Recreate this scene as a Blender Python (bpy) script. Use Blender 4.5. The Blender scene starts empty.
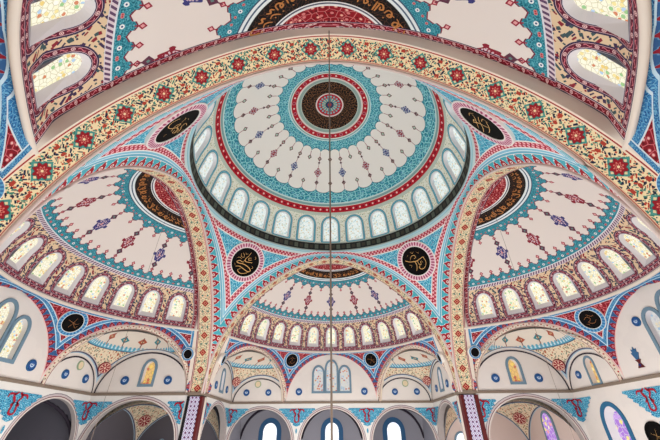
import bpy, bmesh, math, random
import numpy as np
from mathutils import Vector, Matrix
random.seed(7)
PI = math.pi
S = 7.0            # metres per unit: half the span of a main arch is one unit
ZF = 1.55          # the cornice stands this many units above the floor
SC = bpy.context.scene
COL = SC.collection
def W(p): return (p[0]*S, p[1]*S, (p[2]+ZF)*S)

# ------------------------------------------------------------------ shader expressions
def lin(c):
    f = lambda v: v/12.92 if v <= .04045 else ((v+.055)/1.055)**2.4
    return tuple(f(v/255.) for v in c)+(1.,)
class E:
    nt = None; cache = {}
    def __init__(s, k): s.k = k
    def __add__(a, b): return op('ADD', a, b)
    __radd__ = __add__
    def __sub__(a, b): return op('SUBTRACT', a, b)
    def __rsub__(a, b): return op('SUBTRACT', b, a)
    def __mul__(a, b): return op('MULTIPLY', a, b)
    __rmul__ = __mul__
    def __truediv__(a, b): return op('DIVIDE', a, b)
    def __rtruediv__(a, b): return op('DIVIDE', b, a)
def op(o, *a):
    key = (o,)+tuple(id(x.k) if isinstance(x, E) else float(x) for x in a)
    if key in E.cache: return E.cache[key][0]
    n = E.nt.nodes.new('ShaderNodeMath'); n.operation = o
    for i, x in enumerate(a):
        if isinstance(x, E): E.nt.links.new(x.k, n.inputs[i])
        else: n.inputs[i].default_value = x
    r = E(n.outputs[0]); E.cache[key] = (r, a); return r
def frac(a): return op('FRACT', a)
def ab(a): return op('ABSOLUTE', a)
def sin(a): return op('SINE', a)
def cos(a): return op('COSINE', a)
def mn(a, b): return op('MINIMUM', a, b)
def mx(a, b): return op('MAXIMUM', a, b)
def gt(a, b): return op('GREATER_THAN', a, b)
def lt(a, b): return op('LESS_THAN', a, b)
def sq(a): return op('SQRT', a)
def at2(a, b): return op('ARCTAN2', a, b)
def box(v, a, b): return gt(v, a)*lt(v, b)
def cell(a, p): return frac(a/p)*p-p*.5           # coordinate in its repeat, centred
def hyp(a, b): return sq(a*a+b*b)
def col(c): return lin(c) if isinstance(c, tuple) and len(c) == 3 else c
def mix(f, a, b):
    a, b = col(a), col(b)
    n = E.nt.nodes.new('ShaderNodeMix'); n.data_type = 'RGBA'
    for s, x in ((0, f), (6, a), (7, b)):
        if isinstance(x, E): E.nt.links.new(x.k, n.inputs[s])
        else: n.inputs[s].default_value = x
    return E(n.outputs[2])
def lay(base, *ml):
    c = base
    for m, k in ml: c = mix(m, c, k)
    return c
def vec(x, y):
    n = E.nt.nodes.new('ShaderNodeCombineXYZ')
    for i, v in ((0, x), (1, y)):
        if isinstance(v, E): E.nt.links.new(v.k, n.inputs[i])
        else: n.inputs[i].default_value = v
    return n.outputs[0]
def voro(x, y, feature='F1', metric='EUCLIDEAN', rnd=1.):
    n = E.nt.nodes.new('ShaderNodeTexVoronoi'); n.voronoi_dimensions = '2D'; n.feature = feature
    if feature == 'F1': n.distance = metric
    n.inputs['Scale'].default_value = 1.; n.inputs['Randomness'].default_value = rnd
    E.nt.links.new(vec(x, y), n.inputs['Vector'])
    if feature == 'F1':
        sp = E.nt.nodes.new('ShaderNodeSeparateColor'); E.nt.links.new(n.outputs['Color'], sp.inputs[0])
        return E(n.outputs['Distance']), E(sp.outputs[0]), E(sp.outputs[1])
    return E(n.outputs['Distance'])
def noise(x, y, scale=1., detail=2.):
    n = E.nt.nodes.new('ShaderNodeTexNoise'); n.noise_dimensions = '2D'
    n.inputs['Scale'].default_value = scale; n.inputs['Detail'].default_value = detail
    E.nt.links.new(vec(x, y), n.inputs['Vector']); return E(n.outputs[0])
def uvs(name):
    n = E.nt.nodes.new('ShaderNodeUVMap'); n.uv_map = name
    s = E.nt.nodes.new('ShaderNodeSeparateXYZ'); E.nt.links.new(n.outputs[0], s.inputs[0])
    return E(s.outputs[0]), E(s.outputs[1])
MATS = {}
def mat(name, fn, rough=.75, emit=0., metal=0., spec=.25):
    m = bpy.data.materials.new(name); m.use_nodes = True
    nt = m.node_tree; E.nt = nt; E.cache = {}
    b = nt.nodes['Principled BSDF']; b.inputs['Roughness'].default_value = rough
    b.inputs['Metallic'].default_value = metal
    b.inputs['Specular IOR Level'].default_value = spec
    c = fn() if callable(fn) else col(fn)
    tg = [b.inputs['Base Color']]
    if emit:
        tg = [b.inputs['Emission Color']]; b.inputs['Emission Strength'].default_value = emit
        b.inputs['Base Color'].default_value = (.08, .08, .08, 1)
    for t in tg:
        if isinstance(c, E): nt.links.new(c.k, t)
        else: t.default_value = c
    MATS[name] = m; return m

WHITE = (234, 229, 223); TEAL = (72, 168, 184); TEALD = (28, 118, 138); TEALL = (150, 214, 222)
RED = (158, 22, 40); PINK = (236, 178, 186); NAVY = (34, 42, 92); CREAM = (236, 217, 174); GOLD = (196, 138, 62)
BLACK = (20, 17, 17); LBLUE = (176, 214, 228); BLUE = (62, 136, 188)
# ---- reusable painted patterns
def arabesque(x, y, sc, base, light, dark, accent=None, w=.09):
    e = voro(x*sc, y*sc, 'DISTANCE_TO_EDGE'); d, r, g = voro(x*sc*1.0, y*sc*1.0)
    d2, r2, g2 = voro(x*sc*2.3+3.7, y*sc*2.3+1.1)
    c = lay(base, (lt(d2, .34)*gt(r2, .45), dark), (lt(e, w), light), (lt(d, .2), light))
    if accent: c = lay(c, (lt(d, .12)*gt(r, .4), accent))
    return c
def leaves(x, y, sc, base, cols, size=.36):
    wx = x*sc+.35*sin(y*sc*2.1); wy = y*sc+.35*sin(x*sc*1.7)
    d, r, g = voro(wx, wy, metric='MANHATTAN')
    d2, r2, g2 = voro(wx*1.45+5.3, wy*1.45+2.1, metric='MANHATTAN')
    c = base; n = len(cols)
    for i, k in enumerate(cols):
        c = lay(c, (lt(d2, size*.8)*box(r2, i/n*.9, (i+.8)/n*.9), cols[(i+1) % n]))
    for i, k in enumerate(cols): c = lay(c, (lt(d, size)*box(r, i/n, (i+.85)/n), k))
    return c
def checker(l, w):               # two rows of pale lozenges on crimson, w runs 0..1 across
    a = cell(l, .032); b = cell(l+.016, .032)
    m = lt(ab(a)+ab(w-.3)*.05, .0115)+lt(ab(b)+ab(w-.7)*.05, .0115)
    return lay((172, 22, 54), (m, PINK), (lt(w, .08), WHITE), (gt(w, .92), WHITE))
def chain(l, w, p=.06, base=(120, 16, 34)):   # dark red band, white rings and squiggles, navy edges
    a = cell(l, p); y = (w-.5)*.03
    r = hyp(a, y)
    a2 = cell(l+p*.5, p)
    sg = lt(ab(y-.004*sin(a2*260.)), .002)*lt(ab(a2), p*.22)
    return lay(base, (box(r, .0042, .0068), (236, 196, 196)), (lt(r, .0024), (238, 206, 200)), (sg, (214, 120, 132)),
               (lt(w, .14), (38, 30, 66)), (gt(w, .86), (38, 30, 66)), (box(w, .14, .2), (225, 190, 196)), (box(w, .8, .86), (225, 190, 196)))
def crenel(l, w, p, red=RED, bg=TEAL, mark=WHITE, rim=(214, 236, 238)):
    a = ab(cell(l, p))/(p*.5)
    sh = (1.-a*a*.6-a*.42)+.07*sin(a*14.)
    red_ = lt(w, sh*.9)
    dd = hyp(a*.5, (w-.3)*1.)
    return lay(bg, (lt(ab(w-sh*.9), .09), rim), (red_, red), (box(dd, .08, .15)*red_, mark), (lt(w, .07), PINK))
def script(x, y, sc, bg=(26, 16, 14), ink=(168, 104, 58)):
    wx = x*sc+.5*sin(y*sc*1.3); wy = y*sc*.8+.5*sin(x*sc*1.1)
    e = voro(wx, wy, 'DISTANCE_TO_EDGE'); d, r, g = voro(wx*1.7+4., wy*1.7)
    return lay(bg, (lt(e, .036), ink))
def finial(a, y, y0, y1, up, k=1.):   # small lozenge on a stem; y along, a across
    d = ab(a)+ab(y-y1)*.8
    lo, hi = (y0, y1) if y1 > y0 else (y1, y0)
    return lt(ab(a), .0024)*box(y, lo, hi), box(d, .007*k, .0135*k), lt(d, .007*k)

def m_dome():
    u, v = uvs('a'); r, s = uvs('b')       # u azimuth in radians, v polar degrees; r ring radius
    N = 32.; P = 2*PI/N
    a32 = cell(u+P*.5, P)*r; a16 = cell(u+PI/16., PI/8.)*r
    a64 = cell(u, P)*r
    e = ab(cell(u+P*.5, P))/(P*.5)            # 0 on a scallop's axis
    y = v*PI/180.*.957
    cu = 1.-sq(mx(1.-(1.-e)*(1.-e), 0.))
    c = mix(0.0, (242, 238, 232), WHITE)
    tin = arabesque(u*.5, y, 30., (50, 148, 166), (150, 216, 222), (20, 104, 136), (40, 110, 190))
    # crown: rosette, script ring, red ring, scalloped teal ring
    pet = ab(cell(u, 2*PI/16.))/(PI/16.)
    c = lay(c, (lt(v, 27.2+2.5*cu), (28, 110, 128)), (lt(v, 26.8+2.4*cu), tin),
            (lt(v, 22.2), (205, 226, 226)), (lt(v, 21.6), (120, 170, 172)), (lt(v, 21.), (226, 228, 218)),
            (lt(v, 20.4), lay((176, 22, 40), (lt(hyp(cell(u, 2*PI/18.)*.32, (v-19.1)*.016), .0085), (240, 210, 206)), (lt(hyp(cell(u+PI/18., 2*PI/18.)*.32, (v-19.1)*.016), .017), (206, 120, 130)), (lt(hyp(cell(u+PI/18., 2*PI/18.)*.32, (v-19.1)*.016), .011), (150, 30, 60)))),
            (lt(v, 17.8), (226, 216, 210)), (lt(v, 16.9), (148, 172, 164)), (lt(v, 15.4), (196, 206, 196)))
    c = lay(c, (lt(v, 15.), script(u*.26*1.6, y*1.6, 26., (14, 10, 10), (170, 112, 66))),
            (lt(v, 7.4), (226, 210, 206)), (lt(v, 6.7), lay((176, 32, 50), (lt(hyp(cell(u, 2*PI/20.)*.09, (v-5.2)*.016), .009), (120, 190, 196)))),
            (lt(v, 4.2), lay((60, 150, 164), (gt(pet, .6), (206, 190, 150)))), (lt(v, 2.2), (38, 60, 96)), (lt(v, 1.), (176, 40, 50)))
    # lower teal border
    lo = 53.8-2.6*cu
    c = lay(c, (gt(v, lo-.4), (28, 110, 128)), (gt(v, lo), tin), (gt(v, 59.5), (206, 226, 224)), (gt(v, 60.3), (128, 168, 168)),
            (gt(v, 61.6), (222, 214, 206)), (gt(v, 62.1), lay((182, 24, 42), (lt(hyp(cell(u, 2*PI/80.)*.84, (v-63.8)*.0167), .009), (244, 206, 204)), (lt(ab(cell(u+PI/80., 2*PI/80.)*.84)+ab((v-63.8)*.0167), .012), (120, 14, 36)))), (gt(v, 65.5), (196, 204, 190)))
    # finials and diamond chains
    col_ = lt(ab(cell(u+PI/16., PI/8.)), P*.5)
    for y0, y1 in ((29.4, 33.2), (51.4, 47.6)):
        f = finial(a32, y, y0*.0167, y1*.0167, True, 1.55)
        c = lay(c, (f[0], (150, 60, 70)), (f[1], (112, 58, 62)), (f[2], (178, 206, 190)))
    ac = cell(u, PI/8.)*r
    alt = lt(frac(u/(PI/4.)), .5)
    dk = mix(alt, (148, 34, 54), (48, 62, 124))
    c = lay(c, (lt(ab(ac), .0022)*box(v, 30., 51.), (150, 70, 80)))
    for pv in (35.6, 47.2):
        c = lay(c, (lt(ab(ac)+ab(y-pv*.0167)*.8, .0125), (96, 64, 72)))
    dd = ab(ac)+ab(y-41.5*.0167)*.72+.004*sin(ab(ac)*500.)
    c = lay(c, (lt(dd, .037), dk), (lt(dd, .027), (206, 214, 222)), (lt(dd, .021), dk), (lt(dd, .007), (230, 220, 214)))
    return c
def m_dome_drum():
    u, v = uvs('a'); d, l = uvs('b')        # u arc along, v arc up; d distance from the opening
    c = leaves(u, v, 40., (238, 240, 226), [(170, 180, 130), (206, 180, 120), (150, 176, 150)], .24)
    c = lay(c, (lt(v, .012), (206, 212, 198)), (gt(v, .285), (196, 208, 196)), (lt(d, .034), (222, 226, 214)), (lt(d, .028), (40, 112, 142)), (lt(d, .023), (112, 186, 206)), (lt(d, .014), (52, 126, 156)), (lt(d, .009), (226, 232, 228)))
    return c
def m_blackring():
    u, v = uvs('a')
    a = cell(u, .05); w = v
    return lay((34, 38, 38), (lt(ab(a), .018)*box(w, .25, .75)*gt(frac(u/.1), .5), (86, 92, 82)), (lt(ab(a), .017)*box(w, .3, .7)*lt(frac(u/.1), .5), (62, 58, 50)), (lt(w, .1), (170, 178, 170)), (gt(w, .9), (170, 180, 172)))
def m_pend():
    d, l = uvs('a'); q, al = uvs('b')
    px, py = uvs('c')
    c = arabesque(px, py, 34., (56, 160, 190), (160, 214, 228), (24, 104, 152), (36, 58, 130), .06)
    c = lay(c, (lt(q, .09), WHITE), (lt(q, .084), checker(al, (q-.04)/.044)), (lt(q, .04), (196, 216, 218)), (lt(q, .022), (150, 196, 206)))
    c = lay(c, (lt(d, .161), WHITE), (lt(d, .155), checker(l, (d-.111)/.044)))
    c = lay(c, (lt(d, .111), (226, 236, 238)), (lt(d, .106), (130, 190, 212)), (lt(d, .092), (226, 238, 240)), (lt(d, .087), (100, 172, 198)), (lt(d, .073), WHITE),
            (lt(d, .069), crenel(l, d/.069, .074)), (lt(d, .010), (226, 176, 170)))
    return c
def m_soffit():
    l, v = uvs('a')
    c = leaves(l, v, 84., CREAM, [(28, 38, 70), (190, 70, 44), (60, 130, 112), (24, 30, 56)], .44)
    a = cell(l, .163); y = v-.0615
    n = ab(a)+ab(y)
    r = hyp(a, y); th = at2(y, a)
    rr = r+.004*cos(th*8.)
    a2 = cell(l+.0815, .163); r2 = hyp(a2, y)
    c = lay(c, (lt(n, .044), (70, 146, 138)), (lt(n, .034), (226, 206, 160)), (lt(rr, .0275), (36, 84, 90)), (lt(rr, .0245), (148, 16, 30)), (box(rr, .009, .0125), (222, 130, 116)), (lt(r, .0045), (236, 214, 170)),
            (lt(hyp(a2*.7, y), .006), (176, 60, 44)), (lt(ab(ab(y)-.03), .006)*lt(ab(a2), .009), (176, 60, 44)))
    c = lay(c, (lt(v, .014), (222, 180, 150)), (lt(v, .0105), (170, 60, 54)), (lt(v, .0075), (240, 222, 204)), (gt(v, .107), (240, 222, 196)), (gt(v, .1125), (164, 40, 40)), (gt(v, .117), (236, 222, 206)))
    return c
def m_soffit2():
    l, v = uvs('a')
    c = leaves(l, v, 95., (238, 222, 186), [(60, 120, 90), (190, 80, 50), (44, 60, 80)], .36)
    a = cell(l, .13); y = v-.0615; n = ab(a)+ab(y); a2 = cell(l+.065, .13)
    c = lay(c, (lt(n, .036), (226, 206, 160)), (lt(n, .029), (150, 26, 38)), (lt(n, .016), (214, 140, 110)), (lt(n, .009), (150, 26, 38)), (lt(ab(a2)+ab(ab(y)-.022), .009), (60, 110, 100)))
    return lay(c, (lt(v, .018), (230, 190, 176)), (lt(v, .012), (186, 80, 84)), (lt(v, .008), (240, 222, 210)), (gt(v, .108), (120, 30, 50)), (gt(v, .112), (222, 190, 180)), (gt(v, .117), (120, 30, 50)))
def m_hd():
    u, s = uvs('a'); r, q = uvs('b')        # u angle, s arc length from the rim, q distance from the arch edge
    P = PI*23./180./4.; D = PI*23./180.
    up = u-PI/2.
    a = cell(up+P*.5, P)*r; e = ab(cell(up+P*.5, P))/(P*.5)
    c = mix(0., (226, 216, 210), WHITE)
    def flowers(a_, y_, k1, k2):
        r1 = hyp(a_, y_)
        b_ = lay(arabesque(up*.7, s, 60., (34, 124, 142), (90, 170, 184), (16, 84, 106), None, .05), (lt(r1, k1), (226, 232, 232)), (lt(r1, k1*.42), (40, 70, 120)))
        r3 = hyp(ab(a_)-k2, y_+k1*.6); return lay(b_, (lt(r3, k1*.7), (206, 120, 120)), (lt(r3, k1*.3), (150, 40, 56)))
    tin = flowers(a, s-.336, .0085, P*.34)
    hi = .352+.024*(1.-e)+.01*lt(e, .45)
    c = lay(c, (lt(s, hi+.006), (120, 36, 60)), (lt(s, hi), tin), (lt(s, .316), (214, 220, 226)), (lt(s, .31), lay((216, 200, 206), (lt(frac(up*40.+s*30.), .5), (96, 66, 100)))), (lt(s, .29), (210, 206, 214)))
    lo = .716-.02*(1.-e)-.01*lt(e, .45)
    P2 = P*2.; 
    e2 = ab(cell(up+P2*.5, P2))/(P2*.5)
    lo = .726-.03*(1.-e2)-.012*lt(e2, .45)
    tin2 = flowers(cell(up+P2*.5, P2)*r, s-.738, .0085, .03)
    c = lay(c, (gt(s, lo-.006), (120, 36, 60)), (gt(s, lo), tin2), (gt(s, .768), (60, 84, 110)), (gt(s, .774), (222, 230, 232)), (gt(s, .786), (70, 90, 116)), (gt(s, .793), (222, 230, 232)), (gt(s, .806), BLACK))
    c = lay(c, (gt(s, .815), script(up*.3*2., s*2., 30., (14, 10, 10), (92, 54, 36))))
    c = lay(c, (gt(s, .9), (226, 226, 226)), (gt(s, .905), (80, 84, 100)), (gt(s, .912), (226, 226, 226)), (gt(s, .921), arabesque(up*.2, s, 36., (140, 12, 28), (206, 120, 120), (104, 8, 20), (230, 190, 160), .035)))
    # finials
    for y0, y1, PP in ((.376, .404, P), (.69, .66, P2)):
        aa = cell(up+PP*.5, PP)*r
        f = finial(aa, s, y0, y1, True)
        c = lay(c, (f[0], (150, 30, 50)), (f[1], (150, 30, 56)), (f[2], (226, 160, 160)))
    ac = cell(up+D*.5, D)*r
    alt = lt(frac((up+D*.5)/(2.*D)), .5)
    dk = mix(alt, (138, 28, 48), (58, 58, 120))
    c = lay(c, (lt(ab(ac), .003)*box(s, .4, .66), (120, 50, 70)))
    for sv in (.445, .615):
        dd = ab(ac)+ab(s-sv)*.8
        c = lay(c, (lt(dd, .022), (96, 50, 70)), (lt(dd, .007), (96, 130, 126)))
    dd = ab(ac)*1.1+ab(s-.53)*.66
    dd = dd+.006*sin(ab(ac)*260.)
    inn, ir, ig = voro(ac*90., s*90.)
    c = lay(c, (lt(dd, .048), dk), (lt(dd, .036)*lt(inn, .35), (214, 190, 200)), (lt(dd, .012), (220, 150, 140)))
    c = lay(c, (lt(q, .027), chain(s*1.3, q/.027, .055)))
    return c
def m_hd_drum():
    u, s = uvs('a'); d, l = uvs('b'); q, _ = uvs('c')
    c = leaves(u, s, 38., (222, 196, 162), [(140, 34, 50), (60, 84, 90), (60, 44, 80)], .38)
    c = lay(c, (lt(d, .0275), (60, 44, 84)), (lt(d, .025), chain(l, (d-.002)/.023, .05, (100, 22, 48))), (lt(d, .002), (214, 210, 220)), (lt(s, .027), chain(u, s/.027, .055, (100, 22, 48))), (lt(q, .034), (232, 224, 214)), (lt(q, .032), chain(s*1.3, q/.032, .055)))
    return c
def m_hpend():
    d, l = uvs('a'); q, al = uvs('b'); px, py = uvs('c')
    c = arabesque(px, py, 36., (134, 14, 30), (206, 104, 112), (98, 8, 22), (226, 190, 184), .045)
    bl = lambda x, y: arabesque(x, y, 70., (48, 118, 172), (112, 172, 204), (26, 74, 132), None, .05)
    c = lay(c, (lt(q, .05), (214, 226, 232)), (lt(q, .045), bl(al, q)), (lt(q, .02), (206, 214, 220)), (lt(q, .01), (226, 226, 226)))
    c = lay(c, (lt(d, .071), (206, 222, 230)), (lt(d, .066), bl(l, d)), (lt(d, .049), (190, 216, 230)), (lt(d, .043), crenel(l, (d-.003)/.044, .045, (136, 18, 40), (44, 88, 138), (206, 130, 140), (96, 140, 176))), (lt(d, .005), (226, 186, 180)))
    return c
def m_wall():
    x, y = uvs('a')
    n = noise(x, y, 6., 3.)
    return lay((226, 218, 212), (gt(n, .55)*.25, (216, 208, 204)))
def m_lunette():       # white lunette wall with a dark painted edge; d from the arch edge
    d, l = uvs('a')
    return lay((232, 224, 218), (lt(d, .02), (150, 176, 196)), (lt(d, .014), (62, 60, 92)), (lt(d, .005), (206, 196, 190)))
def m_band():          # cream band with red dots on a squinch arch
    l, w = uvs('a')
    a = cell(l, .04)
    b = cell(l+.02, .04)
    return lay((234, 218, 200), (lt(hyp(a, (w-.35)*.035), .0055), (178, 50, 54)), (lt(hyp(b, (w-.65)*.035), .0045), (120, 110, 90)), (lt(w, .1), (226, 190, 180)), (box(w, .9, 1.02), (150, 90, 100)))
def m_squinch():
    px, z = uvs('a'); d, l = uvs('b')
    c = leaves(px, z, 44., (230, 212, 184), [(180, 90, 60), (110, 130, 110), (150, 110, 80)], .3)
    a = cell(px, .13)
    dd = ab(a)+ab(z-.362)*2.2
    alt = lt(frac(px/.26), .5)
    k = mix(alt, (176, 84, 60), (58, 130, 140))
    cap = lay((226, 214, 200), (lt(dd, .036), k), (lt(dd, .014), (220, 190, 150)), (lt(ab(a), .004)*lt(z, .38), (130, 80, 70)))
    a2 = cell(px, .03)
    c = lay(c, (gt(z, .322), cap), (box(z, .302, .33-.008*lt(ab(a2), .007)), lay((90, 164, 190), (lt(hyp(a2, z-.314), .007), (200, 224, 232)))), (box(z, .298, .302), (46, 60, 100)))
    c = lay(c, (lt(d, .024), (200, 190, 180)), (lt(d, .017), (66, 60, 90)), (lt(d, .007), (160, 184, 200)))
    return c
def m_archwall():      # lower wall: painted bands round the arched openings
    d, l = uvs('a'); x, y = uvs('b')
    n = noise(x, y, 5., 3.)
    c = lay((226, 222, 218), (gt(n, .56)*.3, (214, 212, 210)))
    return lay(c, (lt(d, .03), (96, 86, 100)), (lt(d, .026), (196, 184, 184)), (lt(d, .014), (120, 70, 76)), (lt(d, .009), (214, 204, 198)))
def m_spandrel():
    x, y = uvs('a')
    c = arabesque(x, y, 60., (32, 124, 166), (110, 188, 212), (14, 76, 120), (210, 236, 240))
    return c
def m_glass(base, cols, sc, lead):
    def f():
        x, y = uvs('a')
        e = voro(x*sc, y*sc, 'DISTANCE_TO_EDGE'); d, r, g = voro(x*sc, y*sc)
        c = col(base)
        n = len(cols)
        for i, k in enumerate(cols): c = lay(c, (box(r, .42+i*.58/n, .42+(i+.9)*.58/n)*lt(d, .42), k))
        return lay(c, (lt(e, .05), lead))
    return f
def m_lattice():
    x, y = uvs('a'); w = .028
    a = cell(x+y, w); b = cell(x-y, w)
    m1 = lt(ab(a), w*.17)+lt(ab(b), w*.17)
    r = hyp(cell(x, w), cell(y, w)); r2 = hyp(cell(x+w*.5, w), cell(y+w*.5, w))
    return lay((70, 52, 110), (mn(m1, 1.), (208, 200, 224)), (lt(r, .005), (226, 222, 236)), (lt(r2, .004), (120, 36, 70)))
def m_ring(c0, c1, n):
    def f():
        u, w = uvs('a')
        a = ab(cell(u, 2*PI/n))/(PI/n)
        return lay(c0, (lt(hyp(a*.6, (w-.5)), .34), c1), (lt(w, .12), WHITE), (gt(w, .86), WHITE))
    return f
def m_bluedisc():
    x, y = uvs('a')         # -1..1
    r = hyp(x, y); th = at2(y, x)
    rr = r+.05*cos(th*10.)
    w = box(hyp(x, y-.1), .26, .44)*lt(y, .25)+lt(hyp(x*1.6, y-.16), .16)
    return lay((44, 100, 150), (lt(rr, .88), (26, 62, 116)), (lt(r, .72), (38, 86, 150)), (mn(w, 1.), (206, 222, 236)))
def m_redmed():
    x, y = uvs('a'); r = hyp(x, y); th = at2(y, x)
    return lay((146, 40, 50), (lt(ab(frac(th*8./(2*PI))-.5), .16)*box(r, .3, .8), (226, 190, 170)), (box(r, .84, .92), (226, 190, 170)), (lt(r, .18), (226, 190, 170)))
def m_marblefloor():
    x, y = uvs('a'); n = noise(x, y, 3., 3.)
    a = ab(cell(x, .2)); b = ab(cell(y, .3))
    return lay((150, 156, 158), (gt(n, .5)*.3, (136, 144, 148)), (lt(a, .006)+lt(b, .006), (210, 190, 150)))
mat('dome paint', m_dome); mat('dome drum paint', m_dome_drum); mat('black ring paint', m_blackring)
mat('pendentive paint', m_pend); mat('soffit paint', m_soffit); mat('slim soffit paint', m_soffit2); mat('half dome paint', m_hd); mat('half dome drum paint', m_hd_drum)
mat('bay pendentive paint', m_hpend); mat('wall plaster', m_wall); mat('lunette paint', m_lunette); mat('band paint', m_band)
mat('squinch paint', m_squinch); mat('arcade paint', m_archwall); mat('spandrel paint', m_spandrel)
mat('lattice panel', m_lattice, .5); mat('pink ring', m_ring((226, 186, 200), (160, 66, 100), 40.)); mat('blue ring', m_ring((96, 160, 200), (50, 110, 165), 24.))
mat('blue disc', m_bluedisc, .6); mat('red medallion', m_redmed); mat('carpet', m_marblefloor, .95)
mat('black board', (12, 10, 10), .8, spec=.1); mat('gold', (236, 184, 108), .45, spec=.4); mat('script gold', (182, 118, 62), .5); mat('dark gold', (196, 126, 68), .5)
mat('white trim', (222, 210, 198)); mat('grey reveal', (222, 218, 222)); mat('pale blue trim', (172, 204, 214)); mat('brown cornice', (134, 118, 104), .6)
mat('dark red wood', (92, 14, 17), .45, spec=.4); mat('black edge', (28, 22, 26), .5); mat('blue frame', (56, 100, 142)); mat('grey blue frame', (112, 138, 156)); mat('teal frame', (48, 104, 142))
mat('steel cable', (128, 112, 100), .5); mat('brass', (190, 150, 80), .35, metal=.8); mat('crimson', (166, 30, 48)); mat('navy', (40, 52, 110)); mat('cream', (226, 206, 172))
mat('arch intrados', (176, 166, 164)); mat('pale rose', (214, 196, 190)); mat('dark grey wall', (58, 58, 68)); mat('mid grey wall', (156, 154, 164)); mat('shade-tinted aisle wall', (104, 102, 112)); mat('pale green', (150, 170, 140)); mat('dark rib', (52, 44, 56)); mat('shade-tinted plaster', (92, 88, 96))
mat('dome glass', m_glass((232, 240, 236), [(196, 214, 200), (214, 196, 150), (160, 200, 206), (226, 226, 214)], 60., (196, 206, 204)), .2, .95)
mat('half dome glass', m_glass((252, 246, 220), [(240, 206, 110), (150, 200, 130), (246, 226, 150), (214, 120, 70), (252, 244, 206), (176, 206, 232), (250, 248, 236)], 70., (206, 196, 150)), .2, .95)
mat('lunette glass', m_glass((226, 224, 220), [(226, 130, 80), (160, 196, 222), (236, 222, 190), (206, 206, 214), (190, 60, 60)], 52., (206, 206, 208)), .2, .8)
mat('bright glass', m_glass((250, 252, 255), [(236, 244, 255), (250, 250, 246)], 14., (214, 224, 236)), .2, 1.3)
mat('amber glass', m_glass((236, 190, 110), [(226, 150, 60), (250, 226, 150), (196, 90, 60), (244, 206, 90)], 36., (190, 150, 90)), .2, .9)
mat('violet glass', m_glass((168, 110, 214), [(130, 60, 196), (246, 226, 130), (240, 150, 160), (246, 244, 240), (250, 240, 190), (200, 150, 230)], 30., (214, 204, 220)), .2, 1.0)
mat('warm bulb', (255, 236, 206), .4, 4.)

# ------------------------------------------------------------------ mesh helpers
def tag(o, label=None, cat=None, group=None, kind=None):
    if label: o['label'] = label
    if cat: o['category'] = cat
    if group: o['group'] = group
    if kind: o['kind'] = kind
    return o
def empty(name, loc=(0, 0, 0), rot=0., parent=None):
    o = bpy.data.objects.new(name, None); COL.objects.link(o); o.location = W(loc) if parent is None else loc
    o.rotation_euler = (0, 0, rot); o.empty_display_size = .3
    if parent: o.parent = parent
    return o
def mesh(name, V, F, mname, uv=None, clip=None, smooth=True, raw=False):
    me = bpy.data.meshes.new(name)
    V = [tuple(map(float, (v if raw else W(v)))) for v in V]
    me.from_pydata(V, [], [tuple(int(i) for i in f) for f in F]); 
    li = np.zeros(len(me.loops), dtype=np.int64); me.loops.foreach_get('vertex_index', li)
    for k, a in (uv or {}).items():
        L = me.uv_layers.new(name=k); L.data.foreach_set('uv', np.asarray(a, dtype=np.float32)[li].ravel())
    if clip:
        bm = bmesh.new(); bm.from_mesh(me)
        for co, no in clip:
            bmesh.ops.bisect_plane(bm, geom=bm.verts[:]+bm.edges[:]+bm.faces[:], dist=1e-5, plane_co=W(co), plane_no=no, clear_outer=True)
        bm.to_mesh(me); bm.free()
    me.polygons.foreach_set('use_smooth', [smooth]*len(me.polygons))
    me.materials.append(MATS[mname]); return me
def obj(name, me, parent=None, rot=0.):
    o = bpy.data.objects.new(name, me); COL.objects.link(o)
    if parent: o.parent = parent
    else: o.rotation_euler = (0, 0, rot)
    return o
def grid_faces(n, m, base=0, close=False):        # n rows, m columns of vertices
    F = []
    for i in range(n-1):
        for j in range(m-1 if not close else m):
            a = base+i*m+j; b = base+i*m+(j+1) % m
            F.append((a, b, b+m, a+m))
    return F
def sheet(name, P, mname, uv=None, clip=None, smooth=True):     # P: (n, m, 3)
    n, m = P.shape[:2]
    return mesh(name, P.reshape(-1, 3), grid_faces(n, m), mname, {k: np.asarray(a).reshape(-1, 2) for k, a in (uv or {}).items()}, clip, smooth)
def boxmesh(name, lo, hi, mname, smooth=False):
    x0, y0, z0 = lo; x1, y1, z1 = hi
    V = [(x0, y0, z0), (x1, y0, z0), (x1, y1, z0), (x0, y1, z0), (x0, y0, z1), (x1, y0, z1), (x1, y1, z1), (x0, y1, z1)]
    F = [(0, 3, 2, 1), (4, 5, 6, 7), (0, 1, 5, 4), (1, 2, 6, 5), (2, 3, 7, 6), (3, 0, 4, 7)]
    uvv = [((v[0]+v[1]), v[2]) for v in V]
    return mesh(name, V, F, mname, {'a': uvv, 'b': uvv}, smooth=smooth)
def tube(name, pts, rad, mname, n=8, closed=False):
    pts = [np.array(p, float) for p in pts]; V = []; F = []; N = len(pts)
    for i, p in enumerate(pts):
        t = (pts[(i+1) % N]-pts[i-1]) if closed else (pts[min(i+1, N-1)]-pts[max(i-1, 0)])
        t /= np.linalg.norm(t)+1e-12
        r = np.array([0, 0, 1.]) if abs(t[2]) < .9 else np.array([1., 0, 0])
        a = np.cross(t, r); a /= np.linalg.norm(a); b = np.cross(t, a)
        for k in range(n): V.append(p+rad*(a*math.cos(2*PI*k/n)+b*math.sin(2*PI*k/n)))
    for i in range(N if closed else N-1):
        for k in range(n):
            a0 = i*n+k; a1 = i*n+(k+1) % n; b0 = ((i+1) % N)*n+k; b1 = ((i+1) % N)*n+(k+1) % n
            F.append((a0, a1, b1, b0))
    if not closed: F += [tuple(range(n))[::-1], tuple((N-1)*n+k for k in range(n))]
    return mesh(name, V, F, mname)
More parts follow.
